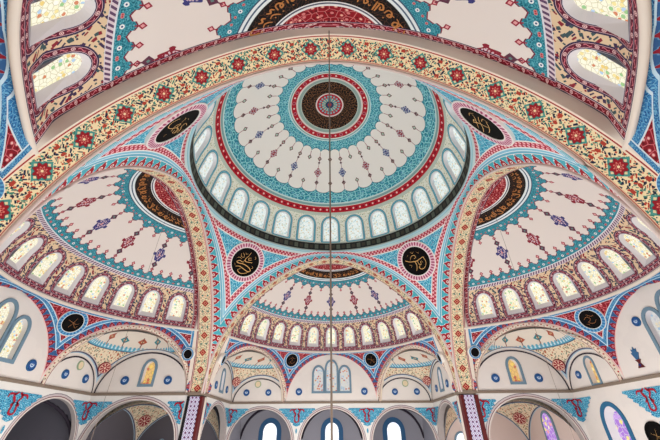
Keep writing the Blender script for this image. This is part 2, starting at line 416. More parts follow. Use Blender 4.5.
def poly_dist(P, C):        # distance and arc parameter of each point to a polyline
    P = np.asarray(P, float); C = np.asarray(C, float)
    a, b = C[:-1], C[1:]; ab_ = b-a; L2 = (ab_**2).sum(1)+1e-15
    seg = np.r_[0, np.cumsum(np.sqrt(L2))]
    t = np.clip(((P[:, None]-a[None])*ab_[None]).sum(2)/L2[None], 0, 1)
    q = a[None]+ab_[None]*t[..., None]; d = np.sqrt(((P[:, None]-q)**2).sum(2))
    i = d.argmin(1); k = np.arange(len(P))
    return d[k, i], seg[i]+t[k, i]*np.sqrt(L2[i]), seg[-1]

# arched outline in a local plane: x across, y up from the sill
def outline(hw, hs, ht, n=14, p=1.0):
    pts = [(-hw, 0), (hw, 0)]
    for i in range(n+1):
        t = PI*i/n
        x = hw*math.cos(t); y = hs+(ht-hs)*(abs(math.sin(t))**p)
        pts.append((x, y))
    return np.array(pts)
def star_cell(out, rect, cy, n=56, m=7):
    """wall cell with an arched hole: radial rows from the hole's outline to the rectangle"""
    x0, y0, x1, y1 = rect; c = np.array([out[:, 0].mean(), cy]); c[0] = (out[:, 0].min()+out[:, 0].max())/2
    A = list(np.linspace(-PI, PI, n, endpoint=False))
    for q in ((x0, y0), (x1, y0), (x1, y1), (x0, y1)): A.append(math.atan2(q[1]-c[1], q[0]-c[0]))
    for q in out[:2]: A.append(math.atan2(q[1]-c[1], q[0]-c[0]))
    A = sorted(set(np.round(A, 6)))
    inner = []; outer = []
    for a in A:
        d = np.array([math.cos(a), math.sin(a)]); best = 1e9
        for i in range(len(out)):
            p, q = out[i], out[(i+1) % len(out)]
            e = q-p; M = np.array([d, -e]).T
            det = np.linalg.det(M)
            if abs(det) < 1e-12: continue
            t, s = np.linalg.solve(M, p-c)
            if t > 0 and -1e-6 <= s <= 1+1e-6: best = min(best, t)
        inner.append(c+d*best)
        tt = 1e9
        if d[0] > 1e-9: tt = min(tt, (x1-c[0])/d[0])
        if d[0] < -1e-9: tt = min(tt, (x0-c[0])/d[0])
        if d[1] > 1e-9: tt = min(tt, (y1-c[1])/d[1])
        if d[1] < -1e-9: tt = min(tt, (y0-c[1])/d[1])
        outer.append(c+d*tt)
    inner = np.array(inner); outer = np.array(outer)
    rows = np.array([inner*(1-f)+outer*f for f in np.linspace(0, 1, m)])
    F = grid_faces(m, len(A), close=True)
    cl = np.vstack([out, out[:1]])
    d, l, _ = poly_dist(np.c_[rows.reshape(-1, 2), np.zeros(rows.size//2)], np.c_[cl, np.zeros(len(cl))])
    return rows.reshape(-1, 2), F, d, l
def reveal(out, fn, depth, inner=None):
    """jamb strip from the outline back to the pane, and the pane itself"""
    n = len(out); a = np.array([fn(x, y, 0) for x, y in out]); b = np.array([fn(x, y, depth) for x, y in (out if inner is None else inner)])
    V = np.vstack([a, b]); F = [(i, (i+1) % n, n+(i+1) % n, n+i) for i in range(n)]
    return V, F
def pane(out, fn, depth, shrink=1.):
    c = out.mean(0); o = c+(out-c)*shrink
    P = [fn(x, y, depth) for x, y in o]+[fn(c[0], c[1], depth)]; n = len(o)
    return P, [(i, (i+1) % n, n) for i in range(n)], [tuple(q) for q in o]+[tuple(c)]
def offset(out, d):          # grow an outline outward (it runs counter-clockwise)
    n = len(out); r = []
    for i in range(n):
        e1 = out[i]-out[i-1]; e2 = out[(i+1) % n]-out[i]
        e1 = e1/(np.linalg.norm(e1)+1e-9); e2 = e2/(np.linalg.norm(e2)+1e-9)
        n1 = np.array([e1[1], -e1[0]]); n2 = np.array([e2[1], -e2[0]]); k = n1+n2
        k /= max(np.dot(k, n1), .5); r.append(out[i]+k*d)
    return np.array(r)
def frame_mesh(name, out, w, fn, t, mname, depth=0.):
    """raised band of width w around an outline, t proud of the wall"""
    o2 = offset(out, w); n = len(out)
    V = [fn(x, y, -t) for x, y in out]+[fn(x, y, -t) for x, y in o2]+[fn(x, y, .004) for x, y in o2]+[fn(x, y, depth) for x, y in out]
    F = []
    for i in range(n):
        j = (i+1) % n
        F += [(i, j, n+j, n+i), (n+i, n+j, 2*n+j, 2*n+i), (3*n+i, 3*n+j, j, i)]
    q = np.array(list(out)+list(o2)+list(o2)+list(out))
    return mesh(name, V, F, mname, {'a': q}, smooth=False)

# ------------------------------------------------------------------ the plan
A0 = .985; A1 = 1.108; AM = 1.125; D = 1.853; RR = .957; ZR = 1.2144
HA, PP = 1.071, .0725
def arch_xz(t): return np.cos(t), HA*np.sin(t)*(1+PP*np.sin(t)**8)
ROT = {'far': 0., 'left': PI/2, 'near': PI, 'right': -PI/2}
WORD = {'far': 'far bay straight ahead', 'left': 'left bay', 'right': 'right bay', 'near': 'near bay overhead'}
T = np.linspace(0, PI, 129)
ax, az = arch_xz(T)
al = np.r_[0, np.cumsum(np.hypot(np.diff(ax), np.diff(az)))]; al -= al[-1]/2

# main arches
M = {}
vv = np.linspace(0, 1, 5)
P = np.stack([np.tile(ax[None], (5, 1)), np.repeat(A0+(A1-A0)*vv[:, None], 129, 1), np.tile(az[None], (5, 1))], -1)
M['soffit'] = sheet('soffit', P, 'soffit paint', {'a': np.stack([np.tile(al[None], (5, 1)), np.repeat((A1-A0)*vv[:, None], 129, 1)], -1)})
M['soffit2'] = M['soffit'].copy(); M['soffit2'].materials.clear(); M['soffit2'].materials.append(MATS['slim soffit paint'])
M['edge_moulding'] = tube('edge moulding', [(x*.998, A0-.002, z*.998) for x, z in zip(ax, az)], .007, 'pale rose', 6)
# half dome profile (r, z) over the rim
el = np.radians(np.linspace(0, 90, 181))
pr = .8636*np.cos(el)**.93; pz = .57+.6252*np.sin(el)**1.7457
pr = np.r_[np.full(21, .8636), pr[1:]]; pz = np.r_[np.linspace(.465, .57, 21), pz[1:]]
ps = np.r_[0, np.cumsum(np.hypot(np.diff(pr), np.diff(pz)))]; SMAX = ps[-1]
HC = .9188
def hd(ph, s, out=0.):
    r = np.interp(s, ps, pr); z = np.interp(s, ps, pz)
    dr = (np.interp(np.minimum(s+.01, SMAX), ps, pr)-np.interp(np.maximum(s-.01, 0), ps, pr))/.02
    dz = (np.interp(np.minimum(s+.01, SMAX), ps, pz)-np.interp(np.maximum(s-.01, 0), ps, pz))/.02
    r2 = r+out*dz; z = z-out*dr
    c = np.cos(ph); rx = 1+(.09*np.abs(c)**16)/.8636
    return np.stack([r2*rx*c, HC+r2*np.sin(ph), z+0*c], -1)
PH = np.linspace(math.radians(-2), math.radians(182), 150)
def hd_patch(name, s0, s1, mname, n=24):
    s = np.linspace(s0, s1, n)
    P = hd(PH[None, :]+0*s[:, None], s[:, None]+0*PH[None, :])
    r = np.interp(s, ps, pr)[:, None]+0*PH[None]
    q = P[..., 1]-AM
    edge = np.minimum(np.abs(q)*1.0, 9)
    # distance from the arch edge measured along the shell
    Y = np.linalg.norm(np.stack([P[..., 0], P[..., 2]], -1)-np.stack([P[..., 0], P[..., 2]], -1), axis=-1)
    dd = edge
    return sheet(name, P, mname, {'a': np.stack([PH[None]+0*s[:, None], s[:, None]+0*PH[None]], -1), 'b': np.stack([r, dd], -1)},
                 clip=[((0, AM, 0), (0, -1, 0))])
HD_PARTS = [('teal_border', .287, .405, 10), ('ornament_field', .405, .672, 20), ('medallion_border', .672, .806, 12), ('calligraphy_ring', .806, .9, 10), ('crown_medallion', .9, SMAX-.001, 24)]
for nme, s0, s1, n in HD_PARTS: M['hd_'+nme] = hd_patch(nme, s0, s1, 'half dome paint', n)
# edge strip from arch back edge to the half dome's cut
ys = AM
zz = []
phs = np.linspace(.02, PI-.02, 4000)
cut = []
for s in np.linspace(0, SMAX-.002, 160):
    Q = hd(phs, np.full_like(phs, s)); m = (Q[:, 1] >= AM)
    if m.any():
        i = np.where(m)[0]; cut.append(Q[i[0]])
cut = np.array(cut); cut = np.vstack([[(max(cut[0][0], .925), AM, .3), (.97, AM, .12), (.985, AM, 0.)][::-1], cut])
cut = np.vstack([cut, [(0, AM, cut[-1][2]+.0)]])
cut = np.vstack([cut, cut[::-1][1:]*np.array([-1, 1, 1])])
cl = np.r_[0, np.cumsum(np.linalg.norm(np.diff(cut, axis=0), axis=1))]; cl /= cl[-1]
aln = (al-al[0])/(al[-1]-al[0])
# match by height on each side
cut2 = []
half = cut[:len(cut)//2+1]
for x, z in zip(ax, az):
    zz_ = z*half[-1][2]/az.max()
    i = np.interp(zz_, half[:, 2], half[:, 0])
    cut2.append((math.copysign(max(i, 0), x) if abs(x) > .02 else 0., AM, zz_))
cut2 = np.array(cut2)
arcb = np.c_[ax, np.full_like(ax, A1), az]
P = np.stack([arcb*(1-f)+cut2*f for f in (0, .33, .66, 1)])
M['arch_return'] = sheet('arch_return', P, 'white trim', {'a': np.zeros(P.shape[:2]+(2,))})
# half dome drum with 11 arched windows
WDL = math.radians(13.14); R0 = .85
hw = .056
wout = outline(hw, .12, .2, 14, .9)+np.array([0, .045])
wpan = outline(.038, .105, .152, 14, .9)+np.array([0, .08])
def hd_local(phc, x, y, dep): return hd(np.array(phc-x/R0), np.array(y), dep)
def drum_mesh():
    V = []; F = []; ua = []; ub = []; uc = []
    for k in range(-6, 7):
        phc = PI/2-k*WDL
        c, f, d, l = star_cell(wout, (-R0*WDL/2, 0, R0*WDL/2, .287), .12)
        if abs(k) == 6:
            g = np.array([(x, y) for y in np.linspace(0, .287, 12) for x in np.linspace(-R0*WDL/2, R0*WDL/2, 12)])
            c, f, d, l = g, grid_faces(12, 12), np.full(144, .2), np.zeros(144)
        b = len(V)
        for (x, y), dd, ll in zip(c, d, l):
            p = hd_local(phc, x, y, 0); V.append(p); ua.append((x+k*WDL*R0, y)); ub.append((dd, ll)); uc.append((max(p[1]-AM, 0), 0))
        F += [tuple(i+b for i in q) for q in f]
    return mesh('window_drum', V, F, 'half dome drum paint', {'a': ua, 'b': ub, 'c': uc}, clip=[((0, AM, 0), (0, -1, 0))])
M['hd_drum'] = drum_mesh()
for k in range(-5, 6):
    fn = lambda x, y, dep, k=k: hd_local(PI/2-k*WDL, x, y, dep)
    V, F = reveal(wout, fn, .02, wpan); M['hd_rev', k] = mesh('window_frame', V, F, 'grey reveal', smooth=False)
    V, F, U = pane(wpan, fn, .0195); M['hd_glass', k] = mesh('window_glass', V, F, 'half dome glass', {'a': np.array(U)+k*.37})
PHm = np.linspace(math.radians(12), math.radians(168), 90)
M['hd_rim'] = tube('rim_moulding', [hd(np.array(a), np.array(0.), .014)-np.array([0, 0, .008]) for a in PHm], .011, 'white trim', 6)

# pendentives: patches between arches and a rim
def polar(p, c): return np.arctan2(p[:, 1]-c[1], p[:, 0]-c[0]), np.hypot(p[:, 0]-c[0], p[:, 1]-c[1]), p[:, 2]
def rho_of(arch, c, rend, zend):
    _, r, z = polar(arch, c); o = np.argsort(z); z, r = z[o], r[o]
    k = z < zend-.02
    return np.r_[z[k], zend], np.r_[r[k], rend]
def pend_half(arch, diag, rim, c, m=26, own=None, avg=None):
    n = len(arch); ta, ra, za = polar(arch, c); td, rd, zd = polar(diag, c)
    sg = np.linspace(0, 1, m)
    th = ta[:, None]*(1-sg)+td[:, None]*sg; r = ra[:, None]*(1-sg)+rd[:, None]*sg; z = za[:, None]*(1-sg)+zd[:, None]*sg
    if own is not None:
        ra_ = np.interp(z, *own); rb_ = np.interp(z, *avg[0]) if len(avg) == 1 else (np.interp(z, *avg[0])+np.interp(z, *avg[1]))/2
        r = ra_*(1-sg**2)+rb_*sg**2
    P = np.stack([c[0]+r*np.cos(th), c[1]+r*np.sin(th), z], -1)
    last = P[-1]
    rows = [P]
    for f in (.34, .67, 1.): rows.append((last*(1-f)+rim*f)[None])
    return np.concatenate(rows, 0)
def pend_uv(Pts, arches, rim, crown_k, fr, shift=(0, 0)):
    Q = Pts.reshape(-1, 3); best = None
    for a, sh in zip(arches, shift):
        d, l, L = poly_dist(Q, a); w = np.clip(1-np.abs(l-L/2)/(L/2), 0, 1)
        d = d*(1+crown_k*np.clip((w-.55)/.45, 0, 1)**2)+sh
        best = (d, l) if best is None else (np.where(d < best[0], d, best[0]), np.where(d < best[0], l, best[1]))
    q, u, _ = poly_dist(Q, rim)
    o, ex, ey = fr
    return {'a': np.c_[best[0], best[1]], 'b': np.c_[q, u], 'c': np.c_[(Q-o)@ex, (Q-o)@ey]}
# main pendentive at the +x +y corner (angle 45)
t = np.linspace(0, PI/2, 49); xx, zz = arch_xz(t)
archY = np.c_[xx, np.full_like(xx, A0), zz]                # arch in the plane y = A0, foot at x = 1
archX = np.c_[np.full_like(xx, A0), xx, zz]
zd = ZR*np.sin(t)*.995; rd = np.sqrt(np.cos(t)**2+A0**2); rd = rd[0]+(rd-rd[0])*(rd[0]-RR-.012)/(rd[0]-rd[-1])
diag = np.c_[rd*math.sqrt(.5), rd*math.sqrt(.5), zd]
def rimarc(a0, a1, m=26): 
    a = np.linspace(a0, a1, m); return np.c_[RR*np.cos(a), RR*np.sin(a), np.full(m, ZR)]
rho = rho_of(archY, (0, 0), RR+.014, ZR)
h1 = pend_half(archY, diag, rimarc(PI/2, PI/4), (0, 0), 26, rho, [rho]); h2 = pend_half(archX, diag, rimarc(0, PI/4), (0, 0), 26, rho, [rho])
Pm = np.concatenate([h1, h2[:, ::-1][:, 1:]], 1)
ringc = np.c_[RR*np.cos(np.linspace(0, PI/2, 120)), RR*np.sin(np.linspace(0, PI/2, 120)), np.full(120, ZR)]
fY = np.c_[ax, np.full_like(ax, A0), az]; fX = np.c_[np.full_like(ax, A0), ax, az]
ct = np.array([.8, .8, .8]); ex = np.array([-.7071, .7071, 0]); ey = np.array([.3, .3, .9])
UV = pend_uv(Pm, [fY, fX], ringc, 1.4, (ct, ex, ey))
M['pend'] = sheet('pendentive', Pm, 'pendentive paint', UV)

# main dome
def dome(phi, pol, out=0.):
    R = RR+out
    return np.stack([R*np.sin(pol)*np.sin(phi), R*np.sin(pol)*np.cos(phi), ZR+R*np.cos(pol)], -1)
def dome_patch(name, p0, p1, mname, n, m=193):
    ph = np.linspace(0, 2*PI, m); po = np.radians(np.linspace(p0, p1, n))
    P = dome(ph[None]+0*po[:, None], po[:, None]+0*ph[None])
    r = RR*np.sin(po)[:, None]+0*ph[None]
    return sheet(name, P, mname, {'a': np.stack([ph[None]+0*po[:, None], np.degrees(po)[:, None]+0*ph[None]], -1), 'b': np.stack([r, r*0], -1)})
dome_root = tag(empty('main_dome', (0, 0, ZR)), 'large white central dome painted with a round crown medallion and lozenge chains', 'dome', kind='structure')
def child(o, me, name):           # part whose mesh is in room coordinates
    c = obj(name, me, o); c.matrix_parent_inverse = Matrix.LocRotScale(o.location, o.rotation_euler, None).inverted(); return c
for nme, a, b, n in (('crown_rosette', .2, 7.4, 8), ('calligraphy_ring', 7.4, 15.4, 8), ('medallion_border', 15.4, 29.4, 12), ('ornament_field', 29.4, 51.2, 18), ('teal_border', 51.2, 60.3, 10), ('red_border', 60.3, 66.3, 6)):
    child(dome_root, dome_patch(nme, a, b, 'dome paint', n), nme)
ph = np.linspace(0, 2*PI, 193); po = np.radians(np.linspace(84.5, 90, 5))
P = dome(ph[None]+0*po[:, None], po[:, None]+0*ph[None])
child(dome_root, sheet('black_ring', P, 'black ring paint', {'a': np.stack([ph[None]*RR+0*po[:, None], (np.degrees(po)[:, None]-84.5)/5.5+0*ph[None]], -1)}), 'black_ring')
child(dome_root, tube('base_moulding', [((RR+.006)*math.sin(a), (RR+.006)*math.cos(a), ZR-.004) for a in np.linspace(0, 2*PI, 145)[:-1]], .007, 'pale blue trim', 6, True), 'base_moulding')
# dome drum
DW = math.radians(15); PB = math.radians(84.5); R1 = RR*math.sin(math.radians(78)); DH = math.radians(84.5-66.3)*RR
dout = outline(.068, .16, .232, 14, .95)+np.array([0, .02])
def dl(phc, x, y, dep): return dome(np.array(phc+x/R1), np.array(PB-y/RR), dep)
CAM = np.array([.0004, -1.8047, -.276])
def dome_visible(phc):
    p = dome(np.array(phc), np.array(math.radians(77))); f = (-A0-CAM[1])/(p[1]-CAM[1]) if p[1] > -A0 else 0
    q = CAM+(p-CAM)*f; s = np.clip(abs(q[0]), 0, 1); tt = math.acos(s)
    return q[2] < arch_xz(np.array(tt))[1]+.03 and abs(q[0]) < 1
V = []; F = []; ua = []; ub = []
vis = []
for k in range(24):
    kk = (k+12) % 24-12; phc = kk*DW
    if dome_visible(phc):
        vis.append(kk); c, f, d, l = star_cell(dout, (-R1*DW/2, 0, R1*DW/2, DH), .13)
    else:
        g = np.array([(x, y) for y in np.linspace(0, DH, 8) for x in np.linspace(-R1*DW/2, R1*DW/2, 6)]); c, f, d, l = g, grid_faces(8, 6), np.full(48, .2), np.zeros(48)
    b = len(V)
    for (x, y), dd, ll in zip(c, d, l): V.append(dl(phc, x, y, 0)); ua.append((x+k*DW*R1, y)); ub.append((dd, ll))
    F += [tuple(i+b for i in q) for q in f]
child(dome_root, mesh('window_drum', V, F, 'dome drum paint', {'a': ua, 'b': ub}), 'window_drum')
V, F = reveal(dout, lambda x, y, d: dl(0., x, y, d), .03); dr_me = mesh('window_frame', V, F, 'grey reveal', smooth=False)
V, F, U = pane(dout, lambda x, y, d: dl(0., x, y, d), .029); dg_me = mesh('window_glass', V, F, 'dome glass', {'a': U})
ORD = ['first', 'second', 'third', 'fourth', 'fifth', 'sixth', 'seventh', 'eighth', 'ninth', 'tenth', 'eleventh', 'twelfth', 'thirteenth']
WN = [0]
def wname(): WN[0] += 1; return 'window_%d' % WN[0]
for kk in sorted(vis):
    o = obj(wname(), dg_me, None, -kk*DW)
    o.location = (0, 0, 0)
    lb = 'arched dome window straight above the far arch, in line with the steel cable' if kk == 0 else 'arched window in the central dome, %s to the %s of the cable' % (ORD[abs(kk)-1], 'left' if kk < 0 else 'right')
    tag(o, lb, 'window', 'windows round the central dome', 'structure')
    obj('window_frame', dr_me, o)

# ------------------------------------------------------------------ writing: ribbon strokes
def smooth(pts, n=8):
    p = [np.array(q, float) for q in pts]; p = [2*p[0]-p[1]]+p+[2*p[-1]-p[-2]]; r = []
    for i in range(1, len(p)-2):
        for k in range(n):
            t = k/n; a, b, c, d = p[i-1:i+3]
            r.append(.5*((2*b)+(c-a)*t+(2*a-5*b+4*c-d)*t*t+(3*b-a-3*c+d)*t**3))
    r.append(p[-2]); return np.array(r)
def ribbons(name, strokes, fn, mname, wd, n=6):
    V = []; F = []
    for st in strokes:
        w0 = wd*(st[2] if len(st) > 2 else 1.); q = smooth(st[0], n) if st[1] else np.array(st[0], float)
        N = len(q); b = len(V)
        for i in range(N):
            tg = q[min(i+1, N-1)]-q[max(i-1, 0)]; tg /= np.linalg.norm(tg)+1e-9
            nn = np.array([-tg[1], tg[0]]); w = w0*(.55+.45*math.sin(PI*(.12+.76*i/(N-1))))
            e = np.array([.7, .7])*.35   # a reed pen: thicker on one slant
            w *= .75+.5*abs(tg@np.array([.8, -.6]))
            V += [fn(*(q[i]+nn*w)), fn(*(q[i]-nn*w))]
        F += [(b+2*i, b+2*i+1, b+2*i+3, b+2*i+2) for i in range(N-1)]
    return mesh(name, V, F, mname)
# the four great roundels, in a -1..1 frame
ALI = [([(.12, .82), (.02, .5), (-.12, .2), (-.02, .05), (.3, .08), (.52, .12)], 1, 1.2), ([(.3, .42), (.12, .36), (.16, .22), (.4, .3)], 1, .9),
       ([(-.12, .2), (-.2, -.05), (-.5, -.02), (-.68, -.15), (-.5, -.22), (-.1, -.18), (.4, -.3), (.62, -.5), (.4, -.6), (.0, -.5), (-.35, -.42), (-.62, -.5)], 1, 1.25),
       ([(-.2, -.55), (-.36, -.72), (-.1, -.88), (.25, -.8), (.52, -.62)], 1, 1.), ([(-.6, .5), (-.5, .3), (-.3, .28), (-.35, .5), (-.5, .58)], 1, .55), ([(-.78, .1), (-.6, .2), (-.4, .14)], 1, .5), ([(.55, .62), (.66, .5), (.6, .4)], 1, .5),
       ([(-.3, .66), (-.2, .56), (-.1, .66)], 1, .5), ([(.6, -.1), (.72, -.25), (.6, -.3)], 1, .45), ([(-.8, -.3), (-.7, -.42)], 0, .5)]
HAS = [([(-.78, .28), (-.5, .1), (-.2, .02), (.05, -.02), (.4, .05), (.66, .1), (.7, -.05)], 1, 1.2), ([(-.1, .02), (-.05, -.3), (-.18, -.6), (-.26, -.7)], 1, 1.2),
       ([(-.38, .2), (-.2, .42), (.06, .44), (.12, .26), (-.05, .2)], 1, .9), ([(.66, .1), (.72, -.3), (.5, -.62), (.2, -.7), (.05, -.52), (.2, -.42)], 1, 1.1),
       ([(.12, .0), (.16, -.3), (.3, -.36), (.34, -.1)], 1, .9), ([(-.1, .75), (.0, .6), (.12, .7)], 1, .6), ([(.35, .6), (.5, .45)], 0, .5), ([(-.6, -.1), (-.45, -.24), (-.56, -.36)], 1, .5), ([(.42, -.12), (.5, -.28)], 0, .6), ([(-.55, .5), (-.42, .6)], 0, .5)]
OMR = [([(-.7, -.3), (-.62, -.66), (-.3, -.72), (-.05, -.4), (.0, -.05), (-.2, .02), (-.15, -.25), (.2, -.3)], 1, 1.2), ([(.1, -.1), (.3, .2), (.5, .15), (.42, -.1), (.2, -.1)], 1, 1.), ([(.2, .62), (-.05, .4), (.1, .25), (.4, .35), (.66, .3)], 1, 1.),
       ([(.0, -.05), (.25, .1), (.55, .05)], 1, 1.), ([(-.45, .3), (-.3, .42)], 0, .6), ([(.5, .6), (.62, .48)], 0, .6), ([(-.3, .0), (-.5, .12), (-.62, .02)], 1, .6), ([(.3, -.5), (.45, -.6)], 0, .6)]
OSM = [([(-.75, .3), (-.4, .12), (-.05, .02), (.3, -.05), (.62, -.2)], 1, .8), ([(-.5, .45), (-.1, .3), (.4, .12), (.7, .1)], 1, .7), ([(-.05, .5), (.02, .1), (-.1, -.35)], 1, 1.6), ([(.05, .42), (.2, .3), (.12, .18)], 1, 1.3),
       ([(-.6, -.1), (-.3, -.3), (.1, -.45), (.4, -.5)], 1, .8), ([(.3, -.2), (.55, -.4), (.4, -.6)], 1, .8), ([(.45, .4), (.7, .25), (.75, .0)], 1, .7)]
def disc_frame(c, nrm, upv):
    n = np.array(nrm, float); n /= np.linalg.norm(n); u = np.array(upv, float); u -= n*(u@n); u /= np.linalg.norm(u); r = np.cross(u, n)
    return lambda x, y, d: np.array(c)+r*x+u*y+n*d          # d: towards the viewer
def disc_mesh(name, fr, r, d0, d1, mname, n=40):
    V = [fr(r*math.cos(2*PI*i/n), r*math.sin(2*PI*i/n), d1) for i in range(n)]+[fr(r*math.cos(2*PI*i/n), r*math.sin(2*PI*i/n), d0) for i in range(n)]+[fr(0, 0, d1)]
    F = [(i, (i+1) % n, 2*n) for i in range(n)]+[(n+i, n+(i+1) % n, (i+1) % n, i) for i in range(n)]
    U = [(math.cos(2*PI*i/n), math.sin(2*PI*i/n)) for i in range(n)]*2+[(0, 0)]
    return mesh(name, V, F, mname, {'a': U}, smooth=False)
def ring_mesh(name, fr, r0, r1, d0, d1, mname, n=56):
    V = []; U = []
    for i in range(n+1):
        a = 2*PI*i/n; c, s = math.cos(a), math.sin(a)
        for r, d, w in ((r0, d0, 0), (r0, d1, 0), ((r0+r1)/2, d1*1.1, .5), (r1, d1, 1), (r1, d0, 1)): V.append(fr(r*c, r*s, d)); U.append((a, w))
    F = []
    for i in range(n):
        for k in range(4): a = i*5+k; F.append((a, a+1, a+6, a+5))
    return mesh(name, V, F, mname, {'a': U}, smooth=False)
def roundel(name, c, nrm, up, rb, rr, ringm, strokes, ink, label, group, cat='roundel', wd=.125, thick=.012):
    bk = -.03 if rb > .1 else -.008
    fr = disc_frame(c, nrm, up)
    o = empty(name, c); tag(o, label, cat, group)
    bd = child(o, disc_mesh('board', fr, rb*1.02, bk, thick, 'black board'), 'board')
    child(o, ring_mesh('border_ring', fr, rb, rr, bk, thick+.004, ringm), 'border_ring')
    obj('lettering', ribbons('lettering', strokes, lambda x, y: fr(x*rb*.92, y*rb*.92, thick+.004), ink, wd*rb), bd)
    return o
def surf_at(theta_sign, i):
    """middle line of the main pendentive, row i, with its inward normal"""
    p = Pm[i, 25]; a = Pm[i+1, 25]-Pm[i-1, 25]; b = Pm[i, 26]-Pm[i, 24]; n = np.cross(b, a); n /= np.linalg.norm(n)
    if n@(-p*np.array([1, 1, .3])) < 0: n = -n
    return p, n, a
def rotz(v, a): c, s = math.cos(a), math.sin(a); return np.array([v[0]*c-v[1]*s, v[0]*s+v[1]*c, v[2]])
PENDS = [('far left', PI/2, ALI, 'big black roundel with gold script on the left above the far arch', 'gold'), ('far right', 0., HAS, 'big black roundel with gold script on the right above the far arch', 'gold'),
         ('near right', -PI/2, OSM, 'big black roundel tilted under the near arch on the right', 'gold'), ('near left', PI, OMR, 'big black roundel with gold script under the near arch on the left', 'gold')]
PI_ROW = 30
for nm, a, st, lb, ink in PENDS:
    o = obj('pendentive', M['pend'], None, a)
    tag(o, 'teal painted pendentive with red checkered edges at the %s corner of the dome' % nm, 'pendentive', 'pendentives under the central dome', 'structure')
    p, n, up = surf_at(1, PI_ROW)
    roundel('calligraphy_roundel', rotz(p, a), rotz(n, a), rotz(up, a), .128, .178, 'pink ring', st, ink, lb, 'great roundels under the dome')

# ------------------------------------------------------------------ bays (local frame: outward is +y)
VX, FY = .45, 1.10
Vp = np.array([VX, D]); Fp = np.array([1., FY])
def chord_arch(p0, p1, rise=.93, n=33, r=1.):
    """arch over the chord p0 -> p1 standing on the cornice"""
    t = np.linspace(0, PI, n); c = (p0+p1)/2; h = (p1-p0)/2
    x = -np.cos(t)*r
    return np.c_[c[0]+h[0]*x, c[1]+h[1]*x, np.linalg.norm(h)*r*rise*np.sin(t)*(1+.03*np.sin(t)**8)]
arcC = chord_arch(np.array([-VX, D]), Vp, .96); arcS = chord_arch(Vp, Fp, .93)
arcSm = arcS[::-1]*np.array([-1, 1, 1])
RIMC = lambda a, m=26: hd(np.asarray(a), np.full(np.shape(a), 0.))
def hpend(side):
    """full pendentive between the centre arch and the right squinch"""
    cen = (0, HC); n2 = 17
    A = arcC[::-1][:n2]; B = arcS[:n2]            # both from the shared foot up to the crown
    thv = math.atan2(D-HC, VX); r0 = math.hypot(VX, D-HC)
    t = np.linspace(0, PI/2, n2); zd = .458*np.sin(t); rim_v = hd(np.array(thv), np.array(0.)); r1 = math.hypot(rim_v[0], rim_v[1]-HC)
    rd = r0+(r1+.012-r0)*(1-np.cos(t))
    dg = np.c_[rd*math.cos(thv), HC+rd*math.sin(thv), zd]
    def rim(th0): return hd(np.linspace(th0, thv, 26), np.zeros(26))
    thA = math.atan2(A[-1][1]-HC, A[-1][0]); thB = math.atan2(B[-1][1]-HC, B[-1][0])
    r1_ = rho_of(A, cen, r1+.012, .462); r2_ = rho_of(B, cen, r1+.012, .462)
    h1 = pend_half(A, dg, rim(thA), cen, 26, r1_, [r1_, r2_]); h2 = pend_half(B, dg, rim(thB), cen, 26, r2_, [r1_, r2_])
    return np.concatenate([h1, h2[:, ::-1][:, 1:]], 1), dg
Ph, dgh = hpend(1)
rimfull = hd(np.linspace(0, PI, 200), np.zeros(200))
frh = (np.array([.4, 1.7, .3]), np.array([.85, -.5, 0]), np.array([0, .2, 1.]))
uvh = pend_uv(Ph, [arcC, arcS], rimfull, .6, frh)
M['hpend'] = sheet('pendentive', Ph, 'bay pendentive paint', uvh)
M['hpendm'] = sheet('pendentive', Ph*np.array([-1, 1, 1]), 'bay pendentive paint', uvh)
# side pendentive between the squinch and the main arch
B = arcS[::-1][:17]; n2 = 17; t = np.linspace(0, PI/2, n2)
ths = math.atan2(AM-HC, .868); 
edge = np.array([(np.interp(z, cut2[:65, 2], cut2[:65, 0]), AM, z) for z in np.linspace(0, .462, n2)]); edge[0] = (1., FY, 0)
thB = math.atan2(B[-1][1]-HC, B[-1][0])
Psd = pend_half(B, edge, hd(np.linspace(thB, ths, 26), np.zeros(26)), (0, HC))
frs = (np.array([.9, 1.2, .3]), np.array([.3, -.95, 0]), np.array([0, 0, 1.]))
uvs_ = pend_uv(Psd, [arcS, edge], rimfull, .6, frs, (0, .05))
M['spend'] = sheet('side_pendentive', Psd, 'bay pendentive paint', uvs_); M['spendm'] = sheet('side_pendentive', Psd*np.array([-1, 1, 1]), 'bay pendentive paint', uvs_)
